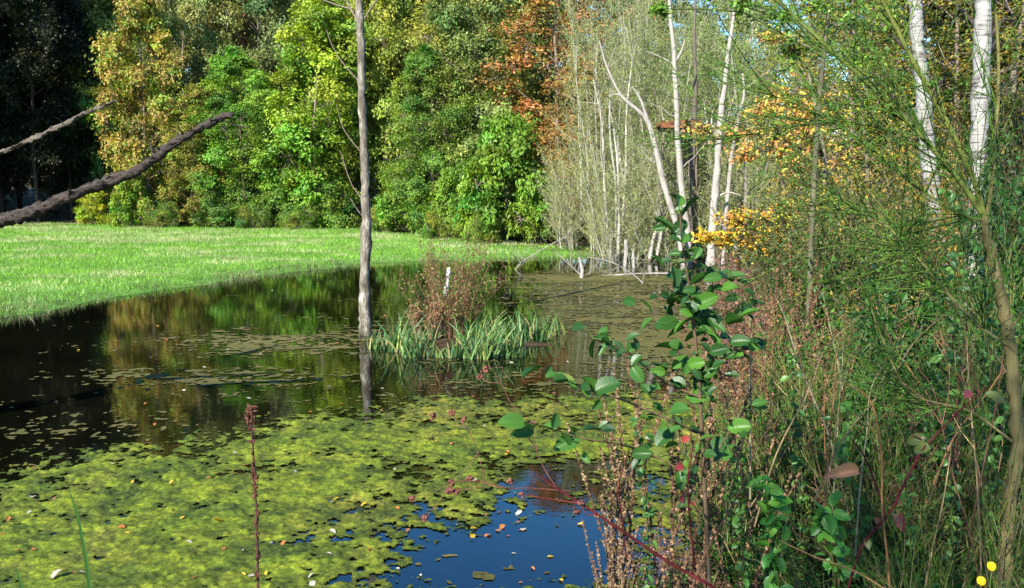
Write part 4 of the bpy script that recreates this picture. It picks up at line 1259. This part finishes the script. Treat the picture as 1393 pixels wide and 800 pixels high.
for k, px, d, h_, r_, c, lab in [
    ('br3', 1075, 3.9, 1.25, .5, (1, 1, 1), 'green broom bush leftmost in the thicket, behind the alder top'),
    ('br1', 1130, 4.4, 1.3, .6, (1, 1, 1), 'green broom bush below the yellow maple spray'),
    ('br1', 1175, 3.5, 1.45, .6, (.9, .95, .9), 'green broom bush in the middle of the thicket'),
    ('br2', 1225, 4.2, 1.4, .8, (1, 1, 1), 'tall green broom bush in front of the left birch'),
    ('br2', 1290, 5.0, 1.25, .8, (.8, .85, .8), 'tall broom bush between the birches'),
    ('br1', 1270, 3.2, 1.4, .5, (.8, .9, .8), 'broom bush with dim green rods left of the thick tan stem'),
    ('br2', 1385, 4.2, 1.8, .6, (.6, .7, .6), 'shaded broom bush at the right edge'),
    ('br3', 1110, 3.1, .9, .5, (1.1, 1.1, 1), 'short bright broom at the lower middle of the thicket'),
    ('br3', 1225, 2.8, .8, .5, (.9, .95, .9), 'short broom close to the camera at lower right'),
    ('br2', 1215, 5.6, 1.6, .5, (1, 1.05, .9), 'tall broom bush below the orange maple sprays'),
    ('br1', 1030, 5.4, 1.1, .6, (1, 1, 1), 'small broom bush at the water side behind the alder'),
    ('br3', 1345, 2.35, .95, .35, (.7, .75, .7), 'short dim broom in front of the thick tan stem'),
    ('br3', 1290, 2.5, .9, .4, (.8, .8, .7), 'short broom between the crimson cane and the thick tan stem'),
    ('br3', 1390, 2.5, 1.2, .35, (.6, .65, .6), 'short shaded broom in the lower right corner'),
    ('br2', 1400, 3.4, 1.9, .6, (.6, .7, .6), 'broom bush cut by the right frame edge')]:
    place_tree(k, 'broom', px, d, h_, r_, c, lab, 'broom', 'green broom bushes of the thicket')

# the big broom with thick stems at lower right
d = 2.6
base = Wp(1366, 860, d)
base[2] = float(gz(base[:1], base[1:2])[0])
root = thing('old_broom', 'old broom with thick tan stem and long arching green branches at lower right', 'broom', base)
tb = MB()
b0 = np.array([base + [0, .02, -.1]])
path_tube(tb, [(1362, 900), (1368, 800), (1372, 700), (1384, 610), (1380, 530), (1372, 455), (1358, 390), (1345, 330), (1338, 296)], [20, 19, 18, 17, 17, 16, 15, 13, 9], d, 10, (.12, .1, .042), 8, .006)
for v in tb.v: v -= base
tb.build('trunk', M_BARK, root)
r = np.random.default_rng(81)
tw, lf = MB(), MB()
for pts, ww, cc, nb in [
    ([(1340, 300), (1328, 255), (1300, 190), (1268, 130), (1235, 70), (1205, 10), (1185, -40)], [11, 10, 10, 9, 8.5, 8, 7], (.12, .14, .03), 18),
    ([(1335, 290), (1305, 245), (1262, 195), (1215, 145), (1160, 95), (1105, 45), (1050, -5), (1010, -40)], [9, 9, 9, 8.5, 8, 7.5, 7, 6], (.11, .14, .03), 26),
    ([(1341, 300), (1352, 230), (1357, 150), (1358, 70), (1352, -20)], [8, 7, 7, 6, 5], (.13, .12, .04), 7),
    ([(1374, 470), (1340, 450), (1300, 412), (1262, 368), (1234, 334), (1195, 300), (1150, 280)], [8, 8, 7.5, 7, 6, 4.5, 3], (.17, .17, .06), 34),
    ([(1380, 560), (1410, 470), (1430, 380), (1440, 250)], [9, 8, 7, 6], (.15, .15, .05), 14),
    ([(1376, 600), (1320, 560), (1262, 545), (1231, 527), (1203, 467), (1185, 420)], [6, 6, 5, 5, 4, 3], (.17, .15, .06), 26),
    ([(1340, 300), (1310, 292), (1240, 250), (1170, 190), (1080, 140), (960, 108)], [6, 5, 4.5, 4, 3, 1.5], (.09, .13, .025), 20),
    ([(1255, 185), (1200, 175), (1140, 165), (1060, 175), (990, 190)], [4, 3.5, 3, 2.2, 1.2], (.07, .11, .02), 20),
    ([(1345, 310), (1300, 330), (1220, 340), (1130, 335), (1060, 360)], [5, 4.5, 4, 3, 1.5], (.09, .13, .03), 12)]:
    bm_ = MB()
    P2, R2 = path_tube(bm_, pts, np.array(ww) * .72, d, 7, np.array(cc) * .8, 4, .004)
    for v in bm_.v: v -= base
    bm_.build('branch', M_STEM, root)
    n = int(nb * 1.9)
    i = r.integers(2, len(P2), n)
    tg = unit(P2[i] - P2[i - 1])
    dd = unit(tg + r.normal(0, .55, (n, 3)) + np.array([0, 0, .1]))
    ln = r.uniform(.1, .42, n)
    bb = r.normal(0, .12, (n, 3))
    Q = P2[i][:, None] + (dd * ln[:, None])[:, None] * np.linspace(0, 1, 5)[None, :, None] + (bb * ln[:, None])[:, None] * (np.linspace(0, 1, 5) ** 2)[None, :, None]
    pc_ = np.array([(.05, .1, .015), (.08, .14, .02), (.03, .06, .012)])
    tw.tubes(Q, np.array([1, .85, .7, .55, .3])[None] * .0024 * r.uniform(.6, 1.3, (n, 1)), 3, pc_[r.integers(0, 3, n)])
    m_ = n * 4
    k = r.integers(0, n, m_)
    s_ = Q[k, r.integers(1, 5, m_)]
    e_ = s_ + unit(dd[k] + r.normal(0, .5, (m_, 3))) * r.uniform(.04, .16, (m_, 1))
    tw.tubes(np.stack([s_, (s_ + e_) / 2 + r.normal(0, .006, (m_, 3)), e_], 1), np.array([.0013, .001, .0006])[None], 3, pc_[r.integers(0, 3, m_)])
    k = r.integers(0, m_, m_ * 3)
    u = r.random((len(k), 1))
    lf.stamp(LEAF_V, LEAF_Q, frames(r.normal(0, 1, (len(k), 3)) + np.array([0, -.3, .6]), r.normal(0, 1, (len(k), 3)), r.uniform(.006, .014, len(k))), s_[k] * (1 - u) + e_[k] * u, np.array((.055, .15, .02)) * r.uniform(.6, 1.6, (len(k), 1)))
for mb_ in (tw, lf):
    for v in mb_.v: v -= base
tw.build('twigs', M_STEM, root)
lf.build('foliage', M_LEAF, root, smooth=False)

# ------------------------------------------------------------------ dried dock: brown seed spikes
def gen_dock(seed, Ht, spikes, lean, seeds=90, size=.0055, start=.3):
    r = np.random.default_rng(seed)
    sb, hb = MB(), MB()
    t = np.linspace(0, 1, 8)
    ax = np.stack([lean * t ** 2 * Ht, .3 * lean * t ** 2 * Ht * r.normal(), t * Ht], -1) + np.cumsum(r.normal(0, .006, (8, 3)), 0)
    sb.tubes(ax, np.linspace(.0045, .0016, 8), 5, (.11, .06, .035))
    tubes = [(ax, start)]
    for q in range(spikes):
        u = r.uniform(.25, .75)
        s = np.array([np.interp(u, t, ax[:, k]) for k in range(3)])
        a = r.random() * 6.283
        dr = unit(np.array([math.cos(a) * .38, math.sin(a) * .38, 1]))
        ln = Ht * r.uniform(.2, .45)
        pp = s + dr * ln * np.linspace(0, 1, 5)[:, None] + np.array([0, 0, .06 * ln]) * (np.linspace(0, 1, 5) ** 2)[:, None]
        sb.tubes(pp, np.linspace(.0025, .001, 5), 4, (.12, .07, .04))
        tubes.append((pp, .15))
    for pp, st in tubes:
        ln = np.linalg.norm(pp[-1] - pp[0])
        n = int(seeds * .55 * ln / .3)
        u = st + (1 - st) * r.random(n)
        u = np.floor(u * ln / .018) * .018 / ln + r.normal(0, .006, n)          # whorls
        q = np.stack([np.interp(u, np.linspace(0, 1, len(pp)), pp[:, k]) for k in range(3)], -1)
        a = r.random(n) * 6.283
        off = np.stack([np.cos(a), np.sin(a), r.normal(0, .35, n)], -1) * (.002 + .008 * r.random(n) * (1.1 - u))[:, None]
        M = frames(r.normal(0, 1, (n, 3)), r.normal(0, 1, (n, 3)), np.stack([size * r.uniform(.6, 1.2, n), size * r.uniform(.8, 1.6, n), size * r.uniform(.3, .7, n)], -1))
        pal = np.array([(.18, .115, .06), (.11, .063, .033), (.25, .175, .1), (.06, .034, .018)])
        hb.stamp(OCT_V, OCT_T, M, q + off, pal[r.integers(0, 4, n)] * r.uniform(.7, 1.3, (n, 1)))
    return sb, hb
for key, kw in (('dk1', dict(seed=91, Ht=1.0, spikes=5, lean=.1)), ('dk2', dict(seed=92, Ht=1.0, spikes=3, lean=-.12)), ('dk3', dict(seed=93, Ht=1.0, spikes=7, lean=.05, seeds=110)), ('dk4', dict(seed=94, Ht=1.0, spikes=2, lean=.22))):
    sb, hb = gen_dock(**kw)
    root = thing('dock_stalk', '', '')
    kid(root, sb.build('stalk', M_STEM, root))
    kid(root, hb.build('seed_sprays', M_DRY, root, smooth=False))
    PROTO[key] = [root, False, 1.0, 1.0]
def dock(px, top, d, lab, group, k, rz, c=(1, 1, 1)):
    x = (px - W0 / 2) / F * d
    ztop = Wp(px, top, d)[2]
    zb = float(gz(np.array([x]), np.array([d]))[0]) - .05
    return place_tree(k, 'dock_stalk', px, d, max(ztop - zb, .3), max(ztop - zb, .3) * .9, c, lab, 'dock', group, rz)
r = np.random.default_rng(101)
g1, g2, g3 = 'dried dock stalks at the water edge', 'dried dock stalks round the alder', 'reddish dock stalks in the thicket'
for n_, (px, top, d) in enumerate([(826, 560, 3.3), (838, 600, 3.2), (850, 520, 3.4), (862, 640, 3.1), (845, 690, 3.0), (870, 585, 3.3), (818, 720, 3.1), (895, 610, 3.2)]):
    dock(px, top, d, 'tan seed spike of dried dock standing at the water edge left of the alder stem', g1, 'dk%d' % (n_ % 4 + 1), r.random() * 6.28)
for n_, (px, top, d) in enumerate([(918, 480, 3.3), (935, 560, 3.1), (948, 500, 3.4), (980, 540, 3.2), (1004, 560, 3.1), (940, 700, 2.8), (1015, 620, 3.0), (1002, 450, 3.7)]):
    dock(px, top, d, 'pinkish brown dried dock spike rising among the alder leaves and the weeds below', g2, 'dk%d' % ((n_ + 1) % 4 + 1), r.random() * 6.28, (1.05, .95, .9))
for n_, (px, top, d) in enumerate([(1030, 400, 5.0), (1045, 375, 5.6), (1060, 410, 4.8), (1072, 360, 6.0), (1085, 390, 5.2), (1052, 440, 4.4), (1098, 420, 4.8), (1038, 470, 4.2), (1110, 450, 4.2), (1078, 480, 4.0), (1064, 345, 6.6), (1125, 470, 4.6), (1092, 350, 6.4)]):
    dock(px, top, d, 'reddish brown dock stalk in the left part of the thicket below the yellow maple', g3, 'dk%d' % ((n_ + 2) % 4 + 1), r.random() * 6.28, (.85, .68, .62))

# ------------------------------------------------------------------ alder sapling in front
d = 2.7
base = Wp(966, 860, d)
base[2] = float(gz(base[:1], base[1:2])[0])
root = thing('alder_sapling', 'young alder with large dark green leaves in front of the pond', 'sapling', base)
BR = [([(968, 860), (960, 700), (955, 590), (948, 480), (940, 420), (936, 380), (928, 330), (925, 290)], [9, 9, 8, 7, 6, 5, 4, 3]),
      ([(958, 660), (905, 628), (850, 606), (795, 597), (748, 582), (715, 574)], [5, 4.5, 4, 3.2, 2.5, 1.6]),
      ([(955, 590), (905, 568), (850, 545), (805, 532), (765, 515), (738, 502)], [5, 4.5, 3.8, 3, 2.4, 1.6]),
      ([(952, 540), (905, 520), (862, 486), (830, 468), (800, 460)], [5, 4, 3.2, 2.4, 1.6]),
      ([(946, 470), (972, 440), (998, 418), (1018, 408)], [4, 3.4, 2.6, 1.6]),
      ([(950, 510), (985, 486), (1010, 474), (1030, 468)], [4, 3.2, 2.4, 1.6]),
      ([(940, 425), (912, 410), (885, 405), (862, 412)], [3.4, 2.8, 2.2, 1.6]),
      ([(936, 390), (962, 382), (985, 374), (1000, 376)], [3, 2.5, 2, 1.4]),
      ([(958, 640), (985, 600), (1010, 560), (1040, 548)], [4.5, 4, 3, 2])]
bp = []
r = np.random.default_rng(111)
for n_, (pts, ww) in enumerate(BR):
    mb = MB()
    dd = d + np.cumsum(np.r_[0, r.normal(0, .06, len(pts) - 1)]) * (0 if n_ == 0 else 1)
    P2, R2 = path_tube(mb, pts, np.array(ww) * .68, dd, 7, (.08, .055, .032), 4, .004)
    bp.append(P2)
    for v in mb.v: v -= base
    mb.build('trunk' if n_ == 0 else 'branch', M_STEM, root)
bp = np.concatenate(bp)
LV = [(538, 108, 585, 58), (525, 80, 562, 32), (528, 68, 503, 40), (515, 160, 450, 122), (565, 207, 606, 168), (562, 212, 535, 172), (560, 256, 541, 222), (562, 250, 594, 218), (480, 247, 438, 222), (478, 236, 482, 200), (545, 322, 449, 288), (520, 277, 490, 243),
      (560, 302, 614, 265), (620, 307, 660, 285), (640, 275, 682, 238), (655, 279, 706, 258), (412, 347, 364, 325), (453, 368, 460, 322), (456, 388, 409, 378), (555, 362, 600, 320), (560, 356, 636, 318), (532, 402, 488, 376), (546, 413, 485, 412), (570, 412, 622, 363),
      (600, 422, 642, 388), (655, 402, 717, 366), (625, 376, 668, 352), (690, 362, 732, 331), (700, 472, 769, 445), (640, 440, 672, 410), (665, 452, 702, 432), (272, 412, 224, 395), (302, 442, 248, 440), (315, 442, 319, 400), (385, 448, 414, 424), (376, 476, 328, 462),
      (410, 474, 436, 452), (512, 470, 468, 492), (500, 456, 542, 464), (150, 522, 96, 518), (163, 542, 181, 518), (192, 556, 216, 518), (247, 582, 194, 576), (285, 582, 249, 552), (300, 584, 331, 540), (312, 602, 254, 600), (380, 562, 348, 530), (400, 518, 429, 562),
      (452, 592, 424, 570), (452, 570, 480, 582), (492, 530, 448, 522), (568, 578, 590, 545), (594, 582, 627, 574), (107, 672, 60, 650), (130, 686, 64, 706), (148, 682, 186, 655), (183, 684, 212, 660), (256, 710, 184, 744), (312, 692, 268, 690), (318, 690, 357, 700),
      (310, 686, 326, 660), (405, 690, 442, 672), (420, 745, 470, 735), (440, 750, 492, 755), (500, 700, 545, 690), (490, 740, 520, 720), (540, 540, 566, 505), (548, 512, 530, 488), (620, 520, 655, 505), (650, 540, 680, 525), (705, 492, 742, 474), (700, 486, 690, 460),
      (480, 640, 455, 615), (505, 640, 540, 622), (560, 600, 530, 575), (610, 610, 640, 600), (725, 622, 765, 605), (735, 640, 775, 632), (400, 610, 420, 590), (560, 345, 530, 330), (580, 330, 565, 300), (590, 480, 560, 462), (600, 490, 640, 478), (545, 570, 505, 545)]
lb, pb_ = MB(), MB()
for q in range(90):
    p = bp[r.integers(6, len(bp))]
    px_, py_ = W0 / 2 + F * p[0] / p[1], HORIZ + F * (CAM_H - p[2]) / p[1]
    if py_ > 690: continue
    a_ = r.random() * 6.28
    x_, y_ = (px_ - 660) * 2 + r.normal(0, 14), (py_ - 240) * 2 + r.normal(0, 14)
    l_ = r.uniform(22, 46)
    LV.append((x_, y_, x_ + l_ * math.cos(a_), y_ + .55 * l_ * math.sin(a_)))
for q in range(44):
    y_ = r.uniform(110, 560)
    x_ = np.interp(y_, [110, 300, 420, 560], [535, 555, 565, 580]) + r.normal(0, 34)
    a_ = r.random() * 6.28
    l_ = r.uniform(38, 68)
    LV.append((x_, y_, x_ + l_ * math.cos(a_), y_ + .6 * l_ * math.sin(a_)))
for n_, (x0, y0, x1, y1) in enumerate(LV):
    a = np.array([660 + x0 / 2, 240 + y0 / 2]); b = np.array([660 + x1 / 2, 240 + y1 / 2])
    q = Wp(a[0], a[1], d)
    i = int(np.argmin(np.linalg.norm((bp - q) * np.array([1, .2, 1]), axis=1)))
    dy = bp[i, 1] + r.normal(0, .05)
    A = Wp(a[0], a[1], dy)
    B = Wp(b[0], b[1], dy + r.normal(-.01, .025))
    u = (B - A)[None]
    ln = np.linalg.norm(u)
    ln = min(max(ln, .042), .095) * .98
    n = np.array([[r.normal(-.1, .6), r.normal(-.4, .55), r.uniform(.25, 1.0)]])
    wd = ln * r.uniform(.72, 1.0)
    c = np.array([(.024, .075, .012), (.036, .105, .015), (.055, .145, .018), (.018, .058, .012), (.06, .155, .018), (.1, .13, .022)][int(r.choice([0, 1, 2, 3, 4, 5], p=[.32, .27, .13, .2, .06, .02]))])
    lb.stamp(BL_V, BL_F, frames(n, u, np.array([[wd, ln, ln]])), A[None] - base, c)
    j = bp[i]
    pb_.tubes(np.array([j, (j + A) / 2 + np.array([0, 0, .004]), A]) - base, [.0016, .0013, .001], 4, (.09, .12, .03))
lb.build('foliage', M_NEAR, root)
pb_.build('stalks', M_STEM, root)

# ------------------------------------------------------------------ bramble canes, straws, weeds close to the camera
def cane(label, pts, ww, dd, col, name='bramble_cane', cat='bramble', group=None, tuft=0, leaf=None, seed=0, side=0):
    r = np.random.default_rng(seed)
    dd = np.broadcast_to(np.asarray(dd, float), (len(pts),))
    base = Wp(pts[0][0], pts[0][1], dd[0])
    root = thing(name, label, cat, base, group=group)
    mb = MB()
    P2, R2 = path_tube(mb, pts, np.array(ww) * .62, dd, 7, np.array(col) * .5, 6, .006)
    for v in mb.v: v -= base
    mb.build('stem', M_STEM, root)
    for q in range(side):
        i = r.integers(len(P2) // 3, len(P2) - 1)
        s = P2[i]
        e = s + unit(unit(P2[i] - P2[i - 1]) + r.normal(0, .6, 3)) * r.uniform(.06, .2)
        mb = MB()
        mb.tubes(np.array([s, (s + e) / 2 + r.normal(0, .012, 3), e]) - base, [R2[i] * .6, R2[i] * .4, .0008], 5, col)
        if tuft:
            m_ = tuft
            M = frames(r.normal(0, 1, (m_, 3)), r.normal(0, 1, (m_, 3)), np.full(m_, .006) * r.uniform(.6, 1.3, m_))
            mb.stamp(OCT_V, OCT_T, M, e - base + r.normal(0, .005, (m_, 3)), (.13, .05, .035))
        mb.build('side_stem', M_STEM, root)
    if leaf:
        n, size, pal = leaf
        lb = MB()
        i = r.integers(len(P2) // 5, len(P2), n)
        nrm = np.stack([r.normal(-.1, .6, n), r.normal(-.35, .6, n), r.uniform(.2, 1, n)], -1)
        u = r.normal(0, 1, (n, 3)) * np.array([1, .7, .6]) + np.array([0, 0, -.3])
        p = np.array(pal)
        off = unit(r.normal(0, 1, (n, 3))) * size * .5
        lb.stamp(OV_V, OV_F, frames(nrm, u, size * r.uniform(.6, 1.2, n)), P2[i] + off - base, p[r.integers(0, len(p), n)] * r.uniform(.7, 1.3, (n, 1)))
        lb.build('foliage', M_NEAR, root)
    return root
RED = (.1, .014, .014)
cane('long dark red bramble cane slanting from the water to the bottom edge', [(1010, 840), (970, 800), (905, 762), (840, 718), (790, 685), (755, 663), (735, 648)], [9, 8, 7.5, 7, 6, 5, 3.5], [2.3, 2.35, 2.45, 2.55, 2.65, 2.7, 2.75], RED, side=3, tuft=12, seed=1)
cane('thin brown twig with dark seed heads over the algae', [(775, 668), (720, 664), (690, 664), (655, 655), (620, 655), (606, 660)], [3.5, 2.8, 2.4, 2, 1.6, 1.2], 2.7, (.17, .06, .04), name='seed_twig', cat='twig', side=6, tuft=20, seed=2)
cane('thin pinkish twig rising to a seed head below the island', [(760, 668), (742, 640), (728, 610), (705, 570), (686, 530), (673, 508)], [3.4, 3, 2.6, 2.4, 2.2, 2], 2.75, (.2, .09, .07), name='seed_twig', cat='twig', side=5, tuft=16, seed=3)
cane('thin reddish twig with seed heads left of the pinkish twig', [(660, 660), (652, 620), (640, 590), (628, 572)], [2.4, 2, 1.6, 1.4], 2.9, (.2, .1, .07), name='seed_twig', cat='twig', side=4, tuft=16, seed=14)
cane('crimson cane crossing the lower right thicket', [(1145, 830), (1170, 750), (1195, 715), (1215, 690), (1250, 620), (1275, 590), (1310, 555), (1345, 525)], [6.5, 6.5, 6, 5.5, 5, 4, 3.4, 2], 2.35, (.11, .016, .022), side=4, leaf=(10, .05, [(.12, .03, .03), (.16, .05, .04), (.06, .08, .02)]), seed=4)
cane('dark crimson cane leaning left in the lower right thicket', [(1205, 700), (1190, 655), (1175, 620), (1160, 600)], [6, 5, 4, 2.5], 2.4, (.09, .02, .024), side=2, seed=5)
cane('orange straw stalk bending over in the lower right thicket', [(1212, 830), (1207, 760), (1200, 690), (1199, 620), (1192, 570), (1180, 540), (1150, 522)], [5, 5, 4.5, 4.5, 4, 3.5, 2.5], 2.3, (.36, .17, .07), name='dry_stalk', cat='dry stalk', seed=6)
cane('brown straw stalk lying across to the left of the orange stalk', [(1196, 660), (1150, 630), (1100, 610), (1060, 590)], [4.5, 4, 3.5, 2], 2.4, (.28, .13, .06), name='dry_stalk', cat='dry stalk', seed=7)
cane('tan straw crossing low at the bottom of the thicket', [(1060, 735), (1110, 758), (1165, 778), (1220, 812)], [3, 4, 4, 4], 2.3, (.34, .2, .08), name='dry_stalk', cat='dry stalk', seed=8)
cane('dark red upright bramble shoot below the alder', [(945, 770), (938, 700), (936, 650), (944, 600)], [4.5, 4, 3.5, 2.5], 2.6, RED, leaf=(12, .045, [(.05, .12, .02), (.2, .03, .03), (.07, .15, .02)]), side=2, seed=9)
cane('thin dark red shoot left of the alder stem', [(852, 760), (846, 700), (842, 660), (856, 610)], [3.4, 3, 2.6, 2], 2.7, RED, seed=10, side=2)
cane('bramble shoot with bright green leaves at the bottom of the thicket', [(1060, 860), (1058, 760), (1048, 700), (1040, 660)], [5, 5, 4, 3], 2.5, (.1, .12, .03), leaf=(60, .05, [(.04, .15, .02), (.06, .2, .02), (.1, .24, .03)]), side=3, seed=11)
cane('bramble shoot with light green leaves right of the first shoot', [(1140, 880), (1135, 790), (1128, 730), (1122, 690)], [5, 5, 4, 3], 2.45, (.1, .12, .03), leaf=(50, .052, [(.05, .17, .02), (.1, .25, .03), (.03, .11, .015)]), side=3, seed=12)
cane('leafy green shoot behind the crimson cane', [(1180, 760), (1165, 690), (1150, 620), (1140, 560)], [4, 4, 3, 2], 2.9, (.08, .1, .03), leaf=(34, .05, [(.03, .1, .02), (.05, .14, .02)]), side=4, seed=13)
for n_, (x, y, lab, d_) in enumerate([(1345, 420, 'glossy green shoot to the right of the right birch', 3.0), (1300, 330, 'shiny green shoot between the birch feet', 3.4), (1290, 560, 'leafy dark green shoot left of the thick tan stem', 2.8), (1350, 640, 'leafy shoot in the shade of the thick tan stem', 2.9), (1240, 720, 'leafy shoot above the bottom edge beside the orange straw', 2.7), (1010, 700, 'leafy green shoot among the dock spikes', 2.9), (1085, 560, 'leafy green shoot right of the alder leaves', 3.2), (880, 640, 'leafy green shoot in the dock left of the alder', 3.0)]):
    cane(lab, [(x + 10, y + 330), (x + 6, y + 180), (x, y + 60), (x - 8, y - 70)], [4.5, 4, 3.2, 2], d_, (.07, .1, .03), name='leafy_shoot', cat='shoot', group='leafy shoots in the right thicket',
         leaf=(70, .034, [(.03, .09, .018), (.045, .12, .02), (.08, .17, .03)]), side=3, seed=20 + n_)
cane('lone dark brown seed stalk standing over the algae', [(351, 850), (351, 780), (349, 700), (346, 640), (343, 590), (341, 556)], [6.5, 6, 5.5, 5, 4.4, 3.6], 3.0, (.12, .055, .04), name='seed_stalk', cat='seed stalk', seed=30)
st = [o for o in COL.objects if o.name == 'seed_stalk'][0]
r = np.random.default_rng(31)
n = 150
u = np.r_[r.uniform(0, 1, 110), r.uniform(.93, 1.0, 40)]
ys = 850 - u * 296
xs = np.interp(ys, [556, 590, 640, 700, 780, 850], [341, 343, 346, 349, 351, 351])
q = np.array([Wp(a, b, 3.0) for a, b in zip(xs, ys)])
a = r.random(n) * 6.283
sp = np.where(u > .93, .013, .007)
q = q + np.stack([np.cos(a) * sp, np.sin(a) * sp, r.normal(0, .003, n)], -1) - np.array(st.location)
mb = MB()
sz = np.where(u > .93, .014, .012) * r.uniform(.6, 1.3, n)
mb.stamp(OCT_V, OCT_T, frames(r.normal(0, 1, (n, 3)), np.stack([np.cos(a), np.sin(a), 1.2 + 0 * a], -1), np.stack([sz * .45, sz, sz * .45], -1)), q, np.array((.085, .036, .022)) * r.uniform(.6, 1.5, (n, 1)))
mb.build('seed_sprays', M_DRY, st, smooth=False)
r = np.random.default_rng(33)
for pts, ww, lab in [([(128, 860), (120, 780), (108, 710), (95, 668)], [5.5, 5, 4, 1.2], 'tall green grass blade in front of the algae at lower left'),
                     ([(40, 850), (30, 800), (22, 772)], [4.5, 4, 1.2], 'short green grass blade in the lower left corner')]:
    P = np.array([Wp(x, y, 2.9) for x, y in pts])
    t = np.linspace(0, 1, 9)
    k = np.linspace(0, 1, len(P))
    C = np.stack([np.interp(t, k, P[:, q]) for q in range(3)], -1)
    wv = np.interp(t, k, np.array(ww) / F * 2.9 / 2)[:, None]
    sd_ = np.array([1, .3, 0]) * wv
    V = np.stack([C - sd_, C + np.array([0, .4, 0]) * wv, C + sd_], 1).reshape(-1, 3)
    fs = []
    for q in range(8):
        fs += [(3 * q, 3 * q + 1, 3 * q + 4, 3 * q + 3), (3 * q + 1, 3 * q + 2, 3 * q + 5, 3 * q + 4)]
    mb = MB()
    mb.raw(V, fs, (.035, .1, .018))
    tag(mb.build('grass_blade', M_LEAF), lab, 'grass blade')
# yellow flowers and the big dead leaf
for px, py, d_, lab in [(1351, 770, 2.12, 'upper one of two small yellow flowers near the lower right corner'), (1337, 790, 2.1, 'lower one of two small yellow flowers near the lower right corner')]:
    c = Wp(px, py, d_)
    root = thing('yellow_flower', lab, 'flower', c)
    mb = MB()
    n = 16
    a = np.arange(n) * 2.39996
    nrm = np.stack([np.cos(a) * .35, -.8 + 0 * a, np.sin(a) * .35 + .5], -1)
    u = np.stack([np.cos(a), -.1 + 0 * a, np.sin(a)], -1)
    mb.stamp(OV_V, OV_F, frames(nrm, u, np.full(n, .0145)), np.zeros((n, 3)), (.72, .5, .01))
    mb.build('petals', M_LEAF, root)
    mb = MB()
    mb.tubes(np.array([(0.01, .05, -.42), (.015, .04, -.2), (0, .004, 0)]), [.0016, .0014, .0012], 5, (.07, .12, .03))
    mb.build('stem', M_STEM, root)
mb = MB()
mb.stamp(BL_V, BL_F, frames(np.array([[.1, -.75, .6]]), np.array([[-1., 0, -.12]]), np.array([[.05, .085, .2]])), np.zeros((1, 3)), (.3, .16, .09))
o = mb.build('dead_leaf', M_DRY)
o.location = tuple(Wp(1168, 642, 2.2))
tag(o, 'large dry brown leaf caught in the lower right thicket', 'leaf')

# ------------------------------------------------------------------ fallen leaves floating
r = np.random.default_rng(121)
LP = []
for q in range(4):
    mb = MB()
    V = OV_V.copy()
    V[:, 1] -= .5
    V[:, 2] = V[:, 2] * .7 + (.25 * V[:, 1] ** 2 + (.5 + q * .3) * V[:, 0] ** 2) * (1 if q % 2 else -.6) + .06
    mb.raw(V, OV_F, (1, 1, 1))
    LP.append([mb.build('fallen_leaf', M_DRY), False])
LC = [('pale whitish', (.36, .32, .25)), ('yellow', (.42, .28, .03)), ('orange brown', (.3, .11, .03)), ('dull brown', (.17, .085, .045))]
spots = [(45, 680, 0, .08), (50, 659, 0, .05), (180, 658, 1, .06), (298, 714, 1, .07), (165, 722, 2, .06), (258, 742, 0, .05), (100, 783, 2, .05), (78, 790, 0, .09), (338, 542, 0, .07), (210, 578, 2, .05), (425, 797, 0, .06), (450, 688, 0, .06), (605, 650, 0, .06), (645, 720, 1, .06), (712, 720, 0, .07), (690, 618, 2, .06), (520, 688, 0, .05), (458, 682, 1, .05), (385, 742, 2, .05), (495, 690, 1, .05), (643, 730, 1, .06), (683, 718, 2, .06), (705, 700, 0, .06), (76, 548, 2, .06)]
for q in range(80):
    spots.append((r.uniform(-20, 860), 545 + 250 * r.random() ** .8, int(r.choice([0, 0, 1, 2, 2, 3])), r.uniform(.025, .05)))
for q in range(30):
    spots.append((r.uniform(60, 1000), 385 + 170 * r.random(), int(r.choice([0, 0, 1, 2, 3])), r.uniform(.04, .08)))
for n_, (px, py, ci, sz) in enumerate(spots):
    P = LP[n_ % 4]
    p = G(px, py)
    if not in_poly(p[:1], p[1:2], pond)[0]:
        continue
    if P[1]:
        o = P[0].copy()
        COL.objects.link(o)
    else:
        o = P[0]
        P[1] = True
    if ((p[0] - ic[0]) / 1.6) ** 2 + ((p[1] - ic[1]) / .8) ** 2 < 1:
        continue
    Dn = near_density(p[:1], p[1:2])[0]
    on = Dn > 0
    z = (.004 + min(Dn, 1) * near_height(p[:1], p[1:2])[0] + .006) if on else .004
    o.location = (p[0], p[1], z)
    o.rotation_euler = (r.normal(0, .25 if on else .05), r.normal(0, .25 if on else .05), r.random() * 6.28)
    o.scale = (sz, sz, sz)
    nm, c = LC[ci]
    f = r.uniform(.75, 1.2)
    o.color = (c[0] * f, c[1] * f, c[2] * f, 1)
    where = 'lying on the near yellow green algae mat' if on else 'floating on the dark open water'
    tag(o, '%s fallen leaf %s' % (nm, where), 'leaf', '%s leaves %s' % (nm, where))

# dry straw stalks through the thicket
r = np.random.default_rng(141)
for q in range(26):
    x, y, d_ = r.uniform(1010, 1390), r.uniform(420, 640), r.uniform(2.4, 3.6)
    ln, lean = r.uniform(180, 420), r.normal(0, 70)
    c = [(.4, .28, .14), (.34, .17, .08), (.28, .2, .11), (.2, .1, .06), (.36, .33, .2)][q % 5]
    cane('thin dry stalk standing in the tangle of the right thicket', [(x + lean, y + ln), (x + lean * .7, y + ln * .6), (x + lean * .25, y + ln * .25), (x, y), (x - lean * .3 + r.normal(0, 10), y - 40)], [4.5, 4, 3.4, 2.6, 1.5], d_, c,
         name='dry_stalk', cat='dry stalk', group='thin dry stalks in the right thicket', seed=60 + q, side=int(r.integers(0, 4)))
